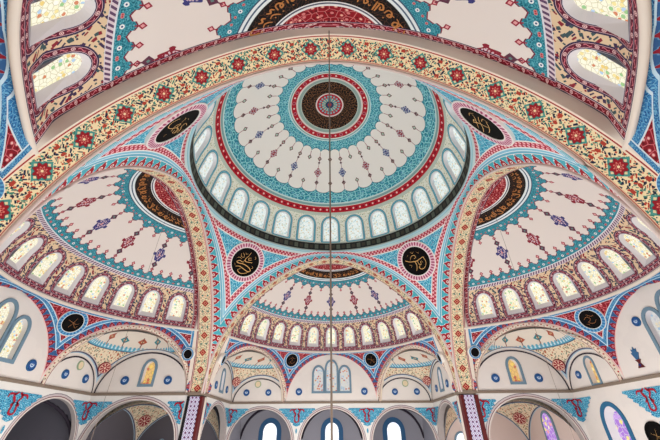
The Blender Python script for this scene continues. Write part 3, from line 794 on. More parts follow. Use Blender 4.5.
# squinch: band on the chord, quarter vault behind, two lunettes
def squinch_meshes(mir):
    mm = np.array([mir, 1, 1]); c = (Vp+Fp)/2; h = np.linalg.norm(Vp-Fp)/2
    nrm = np.array([Fp[1]-Vp[1], -(Fp[0]-Vp[0])]); nrm /= np.linalg.norm(nrm)
    if nrm@c < 0: nrm = -nrm
    back = np.r_[nrm*.012, 0]
    o = arcS+back; i = chord_arch(Vp, Fp, .928, r=.935)+back; deep = i+np.r_[nrm*.03, 0]
    P = np.stack([o, o*.5+i*.5, i, deep]); l = np.r_[0, np.cumsum(np.linalg.norm(np.diff(o, axis=0), axis=1))]
    uv = np.stack([np.tile(l[None], (4, 1)), np.repeat(np.array([0, .5, 1., 1.2])[:, None], 33, 1)], -1)
    band = sheet('squinch_band', P*mm, 'band paint', {'a': uv}, smooth=False)
    al0 = math.atan2(*(Vp-c)[::-1]); 
    a = np.linspace(al0+.0, al0-PI, 49); b = np.linspace(0, PI/2, 33)
    R = h*1.02
    Q = np.stack([c[0]+R*np.cos(b)[:, None]*np.cos(a)[None], c[1]+R*np.cos(b)[:, None]*np.sin(a)[None], .83*R*np.sin(b)[:, None]+0*a[None]], -1)
    dw = np.minimum(1.-Q[..., 0], D-Q[..., 1])*1.6
    pxx = (a[None]-al0+PI/2)*R*np.cos(b)[:, None]
    cl = [((1, 0, 0), (1, 0, 0)), ((0, D, 0), (0, 1, 0))]
    me = sheet('quarter_vault', Q, 'squinch paint', {'a': np.stack([pxx, Q[..., 2]], -1), 'b': np.stack([dw, dw*0], -1)}, clip=cl)
    if mir < 0:
        for v in me.vertices: v.co.x = -v.co.x
    return band, me
for s_, k in ((1, 'r'), (-1, 'l')): M['band'+k], M['vault'+k] = squinch_meshes(s_)
# walls of the corners (plain plaster planes with arch holes cut in) -------------------------------------------------
def plane_fn(kind, mir=1):
    """local wall maps: (x along, y up, dep outward)"""
    if kind == 'back': return lambda x, y, d: np.array([x, D+d, y])
    if kind == 'side': return lambda x, y, d, m=mir: np.array([m*(1.+d), x, y])
def wall_cells(name, fn, cells, mname, ref=None):
    V = []; F = []; ua = []; ub = []
    for out, rect, cy in cells:
        if out is None:
            x0, y0, x1, y1 = rect; g = np.array([(x, y) for y in np.linspace(y0, y1, 6) for x in np.linspace(x0, x1, 8)])
            c, f, d, l = g, grid_faces(6, 8), np.full(48, .5), np.zeros(48)
        else: c, f, d, l = star_cell(out, rect, cy)
        b = len(V)
        for (x, y), dd, ll in zip(c, d, l): V.append(fn(x, y, 0)); ua.append((dd, ll)); ub.append((x, y))
        F += [tuple(i+b for i in q) for q in f]
    return mesh(name, V, F, mname, {'a': ua if mname != 'wall plaster' else ub, 'b': ub}, smooth=False)
def win_outline(cx, z0, hw, hs, ht): return outline(hw, hs, ht, 14, .9)+np.array([cx, z0])
def add_window(fn, out, glass, frame_w, framem, label, group, rot, dep=.035, inner=None, cat='window'):
    V, F, U = pane(out if inner is None else inner, fn, dep); o = obj(wname(), mesh('window_glass', V, F, glass, {'a': U}), None, rot)
    tag(o, label, cat, group, 'structure')
    V, F = reveal(out, fn, dep, inner); obj('window_reveal', mesh('window_reveal', V, F, 'grey reveal', smooth=False), o)
    obj('window_frame', frame_mesh('window_frame', out, frame_w, fn, .006, framem), o)
    return o
TRI = [win_outline(-.135, .1, .047, .15, .222), win_outline(0, .1, .052, .19, .278), win_outline(.135, .1, .047, .15, .222)]
arch_hole = lambda cx, hw, z0, rise, p: outline(hw, .9-.0, .9+rise, 20, p)+np.array([cx, z0-.9])
def tri_of(b): return [w+np.array([.075 if b == 'right' else 0., 0]) for w in TRI]
def upper_walls(b, rot):
    """lunette walls between cornice and half dome"""
    r = empty('wall_'+{'far': 'front', 'near': 'back'}.get(b, b), (0, 0, 0), rot); r.location = (0, 0, 0)
    tag(r, 'white end wall of the %s with lunettes over painted arches' % WORD[b], 'wall', kind='structure')
    rs = {}
    for s in (-1, 1):
        e = {('far', 1): 'right', ('far', -1): 'left', ('near', 1): 'left', ('near', -1): 'right'}.get((b, s), 'far' if (b, s) in (('left', 1), ('right', -1)) else 'near')
        q = empty('wall_%s_%s' % ({'far': 'front', 'near': 'back'}.get(b, b), {'far': 'front', 'near': 'back'}.get(e, e)), (0, 0, 0), rot); q.location = (0, 0, 0)
        tag(q, 'white %s side wall of the %s over its painted arch' % (e, WORD[b]), 'wall', kind='structure'); rs[s] = q
    fb = plane_fn('back')
    cells = []
    if b == 'near': cells = [(None, (-1, 0, 1, .6), 0)]
    else:
        xs = np.array([-.2, -.0675, .0675, .2])+(.075 if b == 'right' else 0.)
        for i in range(3): cells.append((tri_of(b)[i], (xs[i], 0, xs[i+1], .6), .2))
        cells += [(None, (-.47, 0, xs[0], .6), 0), (None, (xs[3], 0, .47, .6), 0)]
        for s in (-1, 1):
            rect = (.47, 0, 1, .6) if s > 0 else (-1, 0, -.47, .6)
            if b == 'right' and s < 0: cells.append((win_outline(-.70, .02, .04, .11, .165), rect, .12))
            else: cells.append((None, rect, 0))
    obj('lunette_wall', wall_cells('lunette_wall', fb, cells, 'wall plaster'), r)
    for s in (-1, 1):
        fs = plane_fn('side', s)
        o = None if b == 'near' else win_outline(1.46, .07, .042, .1, .165)
        obj('side_wall', wall_cells('side_wall', fs, [(o, (A1-.012, 0, D, .6), .15)], 'wall plaster'), rs[s])
    # painted edges of the small lunettes
    for s in (-1, 1):
        for cx, hh, kind in ((.725, .275, 'back'), ((FY+D)/2, (D-FY)/2, 'side')):
            tt = np.linspace(0, PI, 29)
            fn = plane_fn(kind, s)
            m = s if kind == 'back' else 1
            ln = np.array([(m*(cx+(hh-.022)*math.cos(a)), (hh-.022)*.83*math.sin(a)) for a in tt]); ln2 = np.array([(m*(cx+(hh-.011)*math.cos(a)), (hh-.011)*.835*math.sin(a)) for a in tt])
            P = np.stack([np.array([fn(x, y, -.004) for x, y in ln]), np.array([fn(x, y, -.004) for x, y in ln2])])
            obj('lunette_edge', sheet('lunette_edge', P, 'dark rib', smooth=False), r if kind == 'back' else rs[s])
    return r, rs
def spandrel_mesh(fn, cx, w, z0, z1, left=True, right=True):
    """inverted stepped triangle of painted foliage"""
    V = []; F = []; U = []; n = 12
    for i in range(n+1):
        f = i/n; z = z0+(z1-z0)*f
        hwid = w*(1-f)*(1.0+.0)+.004
        if i < n and i % 2: hwid += .02
        x0 = cx-(hwid if left else 0.); x1 = cx+(hwid if right else 0.)
        for x in (x0, cx if (left and right) else (x0+x1)/2, x1): V.append(fn(x, z, -.004)); U.append((x, z))
    for i in range(n):
        for k in range(2): a = i*3+k; F.append((a, a+1, a+4, a+3))
    return mesh('spandrel_ornament', V, F, 'spandrel paint', {'a': U}, smooth=False)
def drop_mesh(fn, cx, z, r):
    V = [fn(cx+r*.6*math.cos(a), z+r*math.sin(a)*(1.3 if math.sin(a) > 0 else 1.6), -.005) for a in np.linspace(0, 2*PI, 17)[:-1]]
    return mesh('teardrop', V, [tuple(range(16))], 'spandrel paint', {'a': [(v[0]+v[1], v[2]) for v in V]}, smooth=False)
def red_scroll(fn, cx, z0, sc, sides=(-1, 1)):
    st = []
    for s in sides:
        st += [([(cx+s*.006*sc, z0), (cx+s*.03*sc, z0-.02*sc), (cx+s*.012*sc, z0-.05*sc), (cx+s*.03*sc, z0-.07*sc)], 1, 1.), ([(cx+s*.02*sc, z0-.01*sc), (cx+s*.06*sc, z0-.012*sc), (cx+s*.07*sc, z0-.03*sc)], 1, .8), ([(cx+s*.012*sc, z0-.05*sc), (cx+s*.02*sc, z0-.1*sc), (cx, z0-.115*sc)], 1, .9)]
    return ribbons('red_scroll', st, lambda x, y: fn(x, y, -.007), 'crimson', .0064*sc)
def hang_spandrel(r, fn, cx, w=.17, h=.15, left=True, right=True, drop=True):
    o = obj('spandrel_ornament', spandrel_mesh(fn, cx, w, -.05, -.05-h, left, right), r)
    sides = [s for s, k in ((-1, left), (1, right)) if k]
    obj('red_scroll', red_scroll(fn, cx, -.052, 1., sides), o)
    if drop: obj('teardrop', drop_mesh(fn, cx, -.05-h-.035, .014), o)
def arcade(b, rot, r, rs):
    """wall below the cornice"""
    fb = plane_fn('back'); zb = -ZF
    if b == 'near':
        obj('arcade_wall', wall_cells('arcade_wall', fb, [(None, (-1, zb, 1, 0), 0)], 'arcade paint'), r)
    elif b == 'right':
        outs = [win_outline(cx, -.52, .085, .28, .40) for cx in (-.69, .69)]
        obj('arcade_wall', wall_cells('arcade_wall', fb, [(outs[0], (-1, zb, -.4, 0), -.3), (None, (-.4, zb, .4, 0), 0), (outs[1], (.4, zb, 1, 0), -.3)], 'wall plaster'), r)
    else:
        outs = [arch_hole(cx, .30, -.38, .325, .82) for cx in (-.68, 0., .68)]
        rects = [(-1, zb, -.34, 0), (-.34, zb, .34, 0), (.34, zb, 1, 0)]
        outs = [np.vstack([o[:1]*[1, 0]+[0, zb+.02], o[1:2]*[1, 0]+[0, zb+.02], o[2:]]) for o in outs]
        obj('arcade_wall', wall_cells('arcade_wall', fb, [(o, q, -.5) for o, q in zip(outs, rects)], 'arcade paint'), r)
        for o in outs: V, F = reveal(o, fb, .03); obj('arch_reveal', mesh('arch_reveal', V, F, 'arch intrados', smooth=False), r)
    for s in (-1, 1):
        fs = plane_fn('side', s); o = arch_hole(1.475, .345, -.40, .36, .8); o = np.vstack([o[:1]*[1, 0]+[0, zb+.02], o[1:2]*[1, 0]+[0, zb+.02], o[2:]])
        if b == 'near': obj('side_arcade', wall_cells('side_arcade', fs, [(None, (A1, zb, D, 0), 0)], 'arcade paint'), rs[s]); continue
        obj('side_arcade', wall_cells('side_arcade', fs, [(o, (A1, zb, D, 0), -.5)], 'arcade paint'), rs[s])
        V, F = reveal(o, fs, .05); obj('arch_reveal', mesh('arch_reveal', V, F, 'arch intrados', smooth=False), rs[s])
        hang_spandrel(rs[s], fs, D-.004, .17, .15, True, False, False); hang_spandrel(rs[s], fs, A1+.012, .12, .15, False, True, False)
    if b != 'near':
        for cx in (-.34, .34): hang_spandrel(r, fb, cx)
        hang_spandrel(r, fb, -.996, .17, .15, False, True, False); hang_spandrel(r, fb, .996, .17, .15, True, False, False)
def cornice(b, rot, n):
    pts = [(-1., A1-.12), (-1., D), (1., D), (1., A1-.12)]
    prof = [(0, .010), (.014, .008), (.016, .003), (.009, -.001), (.009, -.006), (0, -.010)]
    inward = [(1, 0), (1, -1), (-1, -1), (-1, 0)]
    P = np.array([[(p[0]+q[0]*o, p[1]+q[1]*o, z) for p, q in zip(pts, inward)] for o, z in prof])
    o = obj('trim_%d' % n, sheet('cornice', P, 'brown cornice', smooth=False), None, rot)
    tag(o, 'thin brown cornice moulding running round the walls of the %s' % WORD[b], 'cornice', kind='structure')
BAYL = {'far': 'half dome over the far bay, seen through the arch straight ahead', 'left': 'half dome over the left bay, tilted away on the left side', 'right': 'half dome over the right bay, tilted away on the right side', 'near': 'half dome overhead along the upper edge, cut by the near arch'}
ARL = {'far': 'small looking far arch spanning the middle below the central dome', 'left': 'left arch with floral underside dropping to the left pier', 'right': 'right arch with floral underside dropping to the right pier', 'near': 'great near arch with cream floral underside sweeping across the whole view'}
# strokes of the crown inscription: big flowing letters, repeated along the ring
def band_strokes():
    rnd = random.Random(11); st = []
    G = [[([(0, 0), (.5, .1), (.8, .5), (.4, .7), (.2, .4), (.7, .1), (1.3, 0)], 1, 1.2), ([(.9, .1), (1.0, .9)], 0, 1.1)],
         [([(0, .5), (.1, .05), (.6, 0), (.9, .35), (.5, .5), (.6, .2), (1.2, .1)], 1, 1.2), ([(.3, .8), (.45, .9)], 0, .9)],
         [([(0, 0), (.1, .95)], 0, 1.1), ([(.35, 0), (.4, .9)], 0, 1.1), ([(.1, .1), (.7, 0), (1.1, .3), (.8, .5), (.65, .25)], 1, 1.2)],
         [([(0, .3), (.3, .75), (.6, .5), (.3, .3), (.1, -.1), (.6, -.15), (1.2, .1)], 1, 1.2), ([(.8, .6), (.95, .75), (1.1, .6)], 1, .8)],
         [([(0, .6), (.5, .5), (1., .7), (1.3, .95)], 1, 1.), ([(.2, 0), (.6, .25), (.9, .0), (1.2, .25)], 1, 1.2), ([(.5, .8), (.6, .9)], 0, .8)]]
    a = 10.
    while a < 168:
        g = G[rnd.randrange(len(G))]; sc = 5.2
        for p, s, w in g: st.append(([(a+q[0]*sc, .822+.066*(.12+q[1]*.75)) for q in p], s, w))
        a += 1.5*sc
    return st
BS = band_strokes()
def band_mesh():
    V = []; F = []
    for p, s, w in BS:
        q = smooth(p, 5) if s else np.array([np.array(p[0])*(1-f)+np.array(p[1])*f for f in np.linspace(0, 1, 5)])
        b = len(V); N = len(q)
        for i in range(N):
            tg = (q[min(i+1, N-1)]-q[max(i-1, 0)])*np.array([math.radians(1)*.3, 1.]); tg /= np.linalg.norm(tg)+1e-12
            nn = np.array([-tg[1], tg[0]])*.0028*w*(.6+.4*math.sin(PI*i/(N-1)))/np.array([math.radians(1)*.3, 1.])
            for sg in (1, -1):
                u = q[i]+nn*sg; V.append(hd(np.array(math.radians(u[0])), np.array(u[1]), -.005))
        F += [(b+2*i, b+2*i+1, b+2*i+3, b+2*i+2) for i in range(N-1)]
    return mesh('lettering', V, F, 'script gold', clip=[((0, AM+.004, 0), (0, -1, 0))])
M['hd_letters'] = band_mesh()
SMALL = [[([(-.6, .1), (-.2, .35), (.1, .0), (-.3, -.3), (.2, -.5), (.6, -.2)], 1, 1.2), ([(-.1, .6), (.3, .3), (.6, .35)], 1, 1.), ([(-.6, -.4), (-.3, -.6)], 0, 1.)],
         [([(-.2, -.6), (.05, .0), (.2, .6)], 1, 1.3), ([(-.6, .2), (-.1, .05), (.4, -.1), (.65, .1)], 1, 1.1), ([(.1, -.1), (.5, -.5), (.65, -.2)], 1, 1.)]]
BLUEDISC = {}
def painted_disc(name, fn, cx, z, r, mname, label, cat, group, rot, thick=.008):
    n = 28
    V = [fn(cx+r*math.cos(2*PI*i/n), z+r*math.sin(2*PI*i/n), -thick) for i in range(n)]+[fn(cx+r*math.cos(2*PI*i/n), z+r*math.sin(2*PI*i/n), .0) for i in range(n)]+[fn(cx, z, -thick)]
    F = [(i, (i+1) % n, 2*n) for i in range(n)]+[(i, (i+1) % n, n+(i+1) % n, n+i) for i in range(n)]
    U = [(math.cos(2*PI*i/n), math.sin(2*PI*i/n)) for i in range(n)]*2+[(0, 0)]
    o = obj(name, mesh(name, V, F, mname, {'a': U}, smooth=False), None, rot)
    return tag(o, label, cat, group)
for ib, b in enumerate(('far', 'left', 'right', 'near')):
    rot = ROT[b]
    o = empty('main_arch', (0, 0, 0), rot); o.location = (0, 0, 0)
    tag(o, ARL[b], 'arch', 'main arches under the dome', 'structure')
    obj('soffit', M['soffit' if b == 'near' else 'soffit2'], o); obj('edge_moulding', M['edge_moulding'], o); obj('back_moulding', M['arch_return'], o)
    o = empty('half_dome', (0, 0, 0), rot); o.location = (0, 0, 0)
    tag(o, BAYL[b], 'half dome', 'half domes round the central dome', 'structure')
    for nme, *_ in HD_PARTS: q = obj(nme, M['hd_'+nme], o); (obj('lettering', M['hd_letters'], q) if nme == 'calligraphy_ring' else None)
    obj('window_drum', M['hd_drum'], o); obj('rim_moulding', M['hd_rim'], o)
    obj('pendentive', M['hpend'], o); obj('pendentive', M['hpendm'], o); obj('side_pendentive', M['spend'], o); obj('side_pendentive', M['spendm'], o)
    for s in (-1, 1):
        mm = np.array([s, 1, 1]); p = Psd[9, 20]; a_ = Psd[9, 20]-Psd[7, 20]; b_ = Psd[8, 21]-Psd[8, 19]; n = np.cross(b_, a_); n /= np.linalg.norm(n)
        if n@np.array([-p[0], HC-p[1], -.3]) < 0: n = -n
        fr = disc_frame(p*mm, n*mm, a_*mm); g_ = obj('edge_roundel', ring_mesh('edge_roundel', fr, .034, .05, -.02, .008, 'blue ring'), o); obj('board', disc_mesh('board', fr, .035, -.02, .006, 'black board'), g_)
    for k in range(-5, 6):
        if b == 'near' and abs(k) < 3: pass
        # left-to-right order as the photograph shows them
        i = k+5
        side = {'far': 'from the left', 'left': 'from the left', 'right': 'from the right', 'near': 'from the right'}[b]
        j = i if b in ('far', 'left') else (10-i if b == 'right' else i)
        if b == 'near':
            if abs(k) < 2: continue
            lb = 'large arched stained window overhead on the %s, %s up from the near arch' % ('left' if k > 0 else 'right', ORD[5-abs(k)])
        elif b == 'far': lb = 'arched window of the far half dome, %s from the left' % ORD[j]
        elif b == 'left': lb = 'arched window of the left half dome, %s counted from the pier' % ORD[10-i]
        else: lb = 'arched window of the right half dome, %s counted from the pier' % ORD[i]
        w = obj(wname(), M['hd_glass', k], None, rot)
        tag(w, lb, 'window', 'windows of the %s half dome' % b, 'structure'); obj('window_frame', M['hd_rev', k], w)
    if b == 'near':
        # the near bay still closes the room
        pass
    for s, k in ((1, 'r'), (-1, 'l')):
        sq_ = empty('corner_squinch', (0, 0, 0), rot); sq_.location = (0, 0, 0)
        sd = {('far', 1): 'right corner of the far bay', ('far', -1): 'left corner of the far bay', ('left', 1): 'far corner of the left bay', ('left', -1): 'near corner of the left bay', ('right', -1): 'far corner of the right bay', ('right', 1): 'near corner of the right bay', ('near', 1): 'left corner of the near bay', ('near', -1): 'right corner of the near bay'}[b, s]
        tag(sq_, 'small corner vault with cream floral band in the %s' % sd, 'squinch', 'corner vaults of the bays', 'structure')
        obj('squinch_band', M['band'+k], sq_); obj('quarter_vault', M['vault'+k], sq_)
        # red medallion low in the corner
        h = np.linalg.norm(Vp-Fp)/2*1.0; c = (Vp+Fp)/2
        cdir = np.array([1, D])-c; cdir /= np.linalg.norm(cdir)
        el_ = .5; p = np.array([c[0]+cdir[0]*h*math.cos(el_), c[1]+cdir[1]*h*math.cos(el_), .83*h*math.sin(el_)])
        nn = np.r_[-cdir*math.cos(el_), -math.sin(el_)]
        p = p*np.array([s, 1, 1]); nn = nn*np.array([s, 1, 1])
        fr = disc_frame(p, nn, (0, 0, 1)); obj('red_medallion', disc_mesh('red_medallion', fr, .042, -.02, .012, 'red medallion'), sq_)
    r, rs_ = upper_walls(b, rot); arcade(b, rot, r, rs_); cornice(b, rot, ib+1)
    if b == 'near': continue
    # small black roundels on the two bay pendentives
    for s in (-1, 1):
        row = 10; m = Ph.shape[1]//2
        p = Ph[row, m]; a_ = Ph[row+1, m]-Ph[row-1, m]; b_ = Ph[row, m+1]-Ph[row, m-1]; n = np.cross(b_, a_); n /= np.linalg.norm(n)
        if n@np.array([-p[0], HC-p[1], -.3]) < 0: n = -n
        mm = np.array([s, 1, 1]); p, n, a_ = rotz(p*mm, rot), rotz(n*mm, rot), rotz(a_*mm, rot)
        dsc = {('far', -1): 'small black roundel in a blue ring, left of the far triple window', ('far', 1): 'small black roundel in a blue ring, right of the far triple window', ('left', 1): 'small black roundel in a blue ring under the left half dome windows', ('left', -1): 'small black roundel in a blue ring at the near end of the left bay',
               ('right', -1): 'small black roundel in a blue ring under the right half dome windows', ('right', 1): 'small black roundel in a blue ring at the near end of the right bay'}[b, s]
        roundel('calligraphy_roundel', p, n, a_, .062, .088, 'blue ring', SMALL[s > 0], 'dark gold', dsc, 'small roundels under the half domes', wd=.17, thick=.008)
    # windows and discs of the lunettes
    fb = plane_fn('back')
    names = {'far': 'far wall', 'left': 'left wall', 'right': 'right wall'}
    tri = empty('window_%d' % (WN[0]+1), (0, 0, 0), rot); WN[0] += 1; tri.location = (0, 0, 0)
    tag(tri, 'triple arched window in the central lunette of the %s' % names[b], 'window', kind='structure')
    for i, w in enumerate(tri_of(b)):
        gl = 'lunette glass' if b != 'left' else 'half dome glass'
        V, F, U = pane(w, fb, .03); q = obj('window_light', mesh('window_light', V, F, gl, {'a': np.array(U)+i*.3}), tri)
        V, F = reveal(w, fb, .03); obj('reveal', mesh('reveal', V, F, 'grey reveal', smooth=False), q)
        obj('window_frame', frame_mesh('window_frame', w, .02, fb, .007, 'grey blue frame'), q)
    for s in (-1, 1):
        sname = {('far', -1): 'left', ('far', 1): 'right'}.get((b, s), {('left', 1): 'far', ('left', -1): 'near', ('right', -1): 'far', ('right', 1): 'near'}.get((b, s)))
        side = '%s end of the %s' % (sname, names[b])
        if b == 'right' and s < 0:
            painted_disc('blue_roundel', fb, -.165, .29, .028, 'blue disc', 'round blue medallion above the vase emblem beside the right triple window', 'medallion', 'blue medallions', rot)
        else:
            painted_disc('blue_roundel', fb, s*.33, .095, .033, 'blue disc', 'round blue medallion beside the triple window, at the %s' % side, 'medallion', 'blue medallions', rot)
        if b == 'right' and s < 0:
            add_window(fb, win_outline(-.70, .02, .04, .11, .165), 'amber glass', .014, 'grey blue frame', 'small amber arched window in the right wall corner lunette', None, rot)
            painted_disc('blue_roundel', fb, -.85, .095, .027, 'blue disc', 'round blue medallion left of the amber corner window on the right wall', 'medallion', 'blue medallions', rot)
        else:
            for t_, dx in (('outer', .113), ('inner', -.108)):
                painted_disc('blue_roundel', fb, s*(.745+dx), .09, .030, 'blue disc', 'blue corner lunette medallion, %s, %s' % (side, 'toward the triple window' if t_ == 'inner' else 'toward the corner'), 'medallion', 'blue medallions', rot)
            o = painted_disc('crest_roundel', fb, s*.75, .165, .032, 'pale green', 'pale ringed disc at the top of the corner lunette, %s' % side, 'medallion', 'pale discs in corner lunettes', rot)
            n = 20; V = [fb(s*.75+.025*math.cos(2*PI*i/n), .165+.025*math.sin(2*PI*i/n), -.0086) for i in range(n)]; obj('disc_face', mesh('disc_face', V, [tuple(range(n))], 'cream', smooth=False), o)
        fs = plane_fn('side', s)
        gl = {'left': 'amber glass', 'right': 'amber glass', 'far': 'lunette glass'}[b]
        add_window(fs, win_outline(1.46, .07, .042, .1, .165), gl, .02, 'grey blue frame', 'small arched window in the %s side lunette of the %s' % ({('far', 1): 'right', ('far', -1): 'left'}.get((b, s), 'far' if (b, s) in (('left', 1), ('right', -1)) else 'near'), WORD[b]), None, rot)
        for t_, yy in (('pier', 1.29), ('corner', 1.63)):
            painted_disc('blue_roundel', fs, yy, .095, .031, 'blue disc', 'blue medallion, %s side of the small window, %s side of %s bay' % (t_, {('far', 1): 'right', ('far', -1): 'left'}.get((b, s), 'far' if (b, s) in (('left', 1), ('right', -1)) else 'near'), b), 'medallion', 'blue medallions', rot)
# vase emblem painted on the right wall
fr_ = plane_fn('back'); rot = ROT['right']
em = empty('vase_emblem', rotz(np.array([-.285, D, .05]), rot), rot); tag(em, 'blue vase emblem over a dark red hourglass foot, painted beside the right triple window', 'emblem')
def kid(name, me, par):
    c = obj(name, me, par); c.matrix_parent_inverse = Matrix.LocRotScale(par.location, None, None).inverted(); c.matrix_parent_inverse = Matrix.LocRotScale(par.location, par.rotation_euler, None).inverted() @ Matrix.Rotation(par.rotation_euler.z, 4, 'Z'); return c
def poly(name, pts, fn, mname, d=-.006, t=.004): 
    n = len(pts); V = [fn(x, y, d) for x, y in pts]+[fn(x, y, d+t+.002) for x, y in pts]
    return mesh(name, V, [tuple(range(n))]+[(i, (i+1) % n, n+(i+1) % n, n+i) for i in range(n)], mname, {'a': list(pts)*2}, smooth=False)
ec = -.285; EZ = .068
kid('vase', poly('vase', [(ec+x*.78, EZ+y*.78) for x, y in ((-.012, .04), (.012, .04), (.02, .06), (.034, .085), (.02, .09), (.026, .115), (.01, .105), (.004, .13), (-.006, .105), (-.022, .115), (-.018, .09), (-.034, .088), (-.022, .06))], fr_, 'blue frame'), em)
kid('foot', poly('foot', [(ec+x*.78, EZ+y*.78) for x, y in ((-.03, -.02), (.03, -.02), (.008, .015), (.026, .038), (-.026, .038), (-.008, .015))], fr_, 'dark red wood'), em)
kid('foot_mark', poly('foot_mark', [(ec+x*.78, EZ+y*.78) for x, y in ((-.012, .0), (0, -.014), (.012, .0), (0, .01))], fr_, 'navy', -.009), em)

# piers --------------------------------------------------------------------------------------------------------
for nm, cx, cy in (('left', -1, 1), ('right', 1, 1), ('near left', -1, -1), ('near right', 1, -1)):
    o = empty('pier', (cx*1.04, cy*1.04, -ZF)); tag(o, 'tall square pier with lavender lattice panels and dark red edges at the %s corner' % {'left': 'far left', 'right': 'far right'}.get(nm, nm), 'pier', 'piers under the dome', 'structure')
    lo = (min(cx*.992, cx*A1), min(cy*.992, cy*A1), -ZF); hi = (max(cx*.992, cx*A1), max(cy*.992, cy*A1), -.018)
    child(o, boxmesh('shaft', lo, hi, 'black edge'), 'shaft')
    x0, x1 = cx*.998, cx*1.1
    def face(x0, x1, axis, mname, name, d, z1=-.02):
        if axis == 'y': V = [(x0, cy*.992-cy*d, -ZF), (x1, cy*.992-cy*d, -ZF), (x1, cy*.992-cy*d, z1), (x0, cy*.992-cy*d, z1)]
        else: V = [(cx*.992-cx*d, x0, -ZF), (cx*.992-cx*d, x1, -ZF), (cx*.992-cx*d, x1, z1), (cx*.992-cx*d, x0, z1)]
        Vb = [tuple(np.array(v)+np.array([0, cy*d*1.2, 0] if axis == 'y' else [cx*d*1.2, 0, 0])) for v in V]
        return child(o, mesh(name, V+Vb, [(0, 1, 2, 3), (0, 1, 5, 4), (1, 2, 6, 5), (2, 3, 7, 6), (3, 0, 4, 7)], mname, {'a': [((v[0] if axis == 'y' else v[1]), v[2]) for v in V+Vb]}, smooth=False), name)
    face(cx*1.008, cx*1.084, 'y', 'lattice panel', 'lattice_panel', .004)
    if cx > 0: face(cx*1.09, cx*1.118, 'y', 'dark red wood', 'red_edge', .005)
    face(cx*.99, cx*1.004, 'y', 'dark red wood', 'red_edge', .006)
    face(cy*.99, cy*1.045, 'x', 'dark red wood', 'red_edge', .005)
    face(cy*1.05, cy*1.095, 'x', 'white trim', 'white_strip', .004)
    child(o, boxmesh('capital', (min(cx*.985, cx*1.104), min(cy*.985, cy*1.104), -.012), (max(cx*.985, cx*1.104), max(cy*.985, cy*1.104), .010), 'brown cornice'), 'capital')

# corner rooms, aisles, floor -----------------------------------------------------------------------------------
def corner_room(nm, cx, cy, lit):
    o = empty('corner_room', (cx*1.5, cy*1.5, -ZF)); tag(o, 'small vaulted corner room behind the %s pier with a red medallion' % nm, 'room', kind='structure')
    c0, c1 = 1.05, 1.852; c = (c0+c1)/2; h = (c1-c0)/2; R = h*math.sqrt(2)*1.01; zs = -.46
    th = np.linspace(0, 2*PI, 73); be = np.linspace(0, PI/2, 25)
    Q = np.stack([c+R*np.cos(be)[:, None]*np.cos(th)[None], c+R*np.cos(be)[:, None]*np.sin(th)[None], zs+.95*R*np.sin(be)[:, None]+0*th[None]], -1)
    dw = np.minimum(np.minimum(Q[..., 0]-c0, c1-Q[..., 0]), np.minimum(Q[..., 1]-c0, c1-Q[..., 1]))*1.6
    me = sheet('vault', Q, 'squinch paint', {'a': np.stack([th[None]*R*np.cos(be)[:, None], Q[..., 2]-zs-.25], -1), 'b': np.stack([dw, dw*0], -1)}, clip=[((c0, 0, 0), (-1, 0, 0)), ((c1, 0, 0), (1, 0, 0)), ((0, c0, 0), (0, -1, 0)), ((0, c1, 0), (0, 1, 0))])
    for v in me.vertices: v.co.x *= cx; v.co.y *= cy
    child(o, me, 'vault')
    wm = 'pale rose' if lit else 'shade-tinted plaster'  # the unlit room's shade is put into a darker wall colour
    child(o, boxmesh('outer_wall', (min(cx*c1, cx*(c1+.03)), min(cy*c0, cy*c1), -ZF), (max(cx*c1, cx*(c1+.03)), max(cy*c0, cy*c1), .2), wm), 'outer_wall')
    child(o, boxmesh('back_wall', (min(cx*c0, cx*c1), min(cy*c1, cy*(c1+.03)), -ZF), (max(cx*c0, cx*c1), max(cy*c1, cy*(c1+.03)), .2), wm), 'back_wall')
    cd = np.array([1, 1])/math.sqrt(2); e_ = .62
    p = np.array([cx*(c+cd[0]*R*math.cos(e_)), cy*(c+cd[1]*R*math.cos(e_)), zs+.95*R*math.sin(e_)]); n = np.array([-cx*cd[0]*math.cos(e_), -cy*cd[1]*math.cos(e_), -math.sin(e_)])
    child(o, disc_mesh('red_medallion', disc_frame(p, n, (0, 0, 1)), .055, -.02, .012, 'red medallion'), 'red_medallion')
    return o
corner_room('far left', -1, 1, False); corner_room('far right', 1, 1, True)
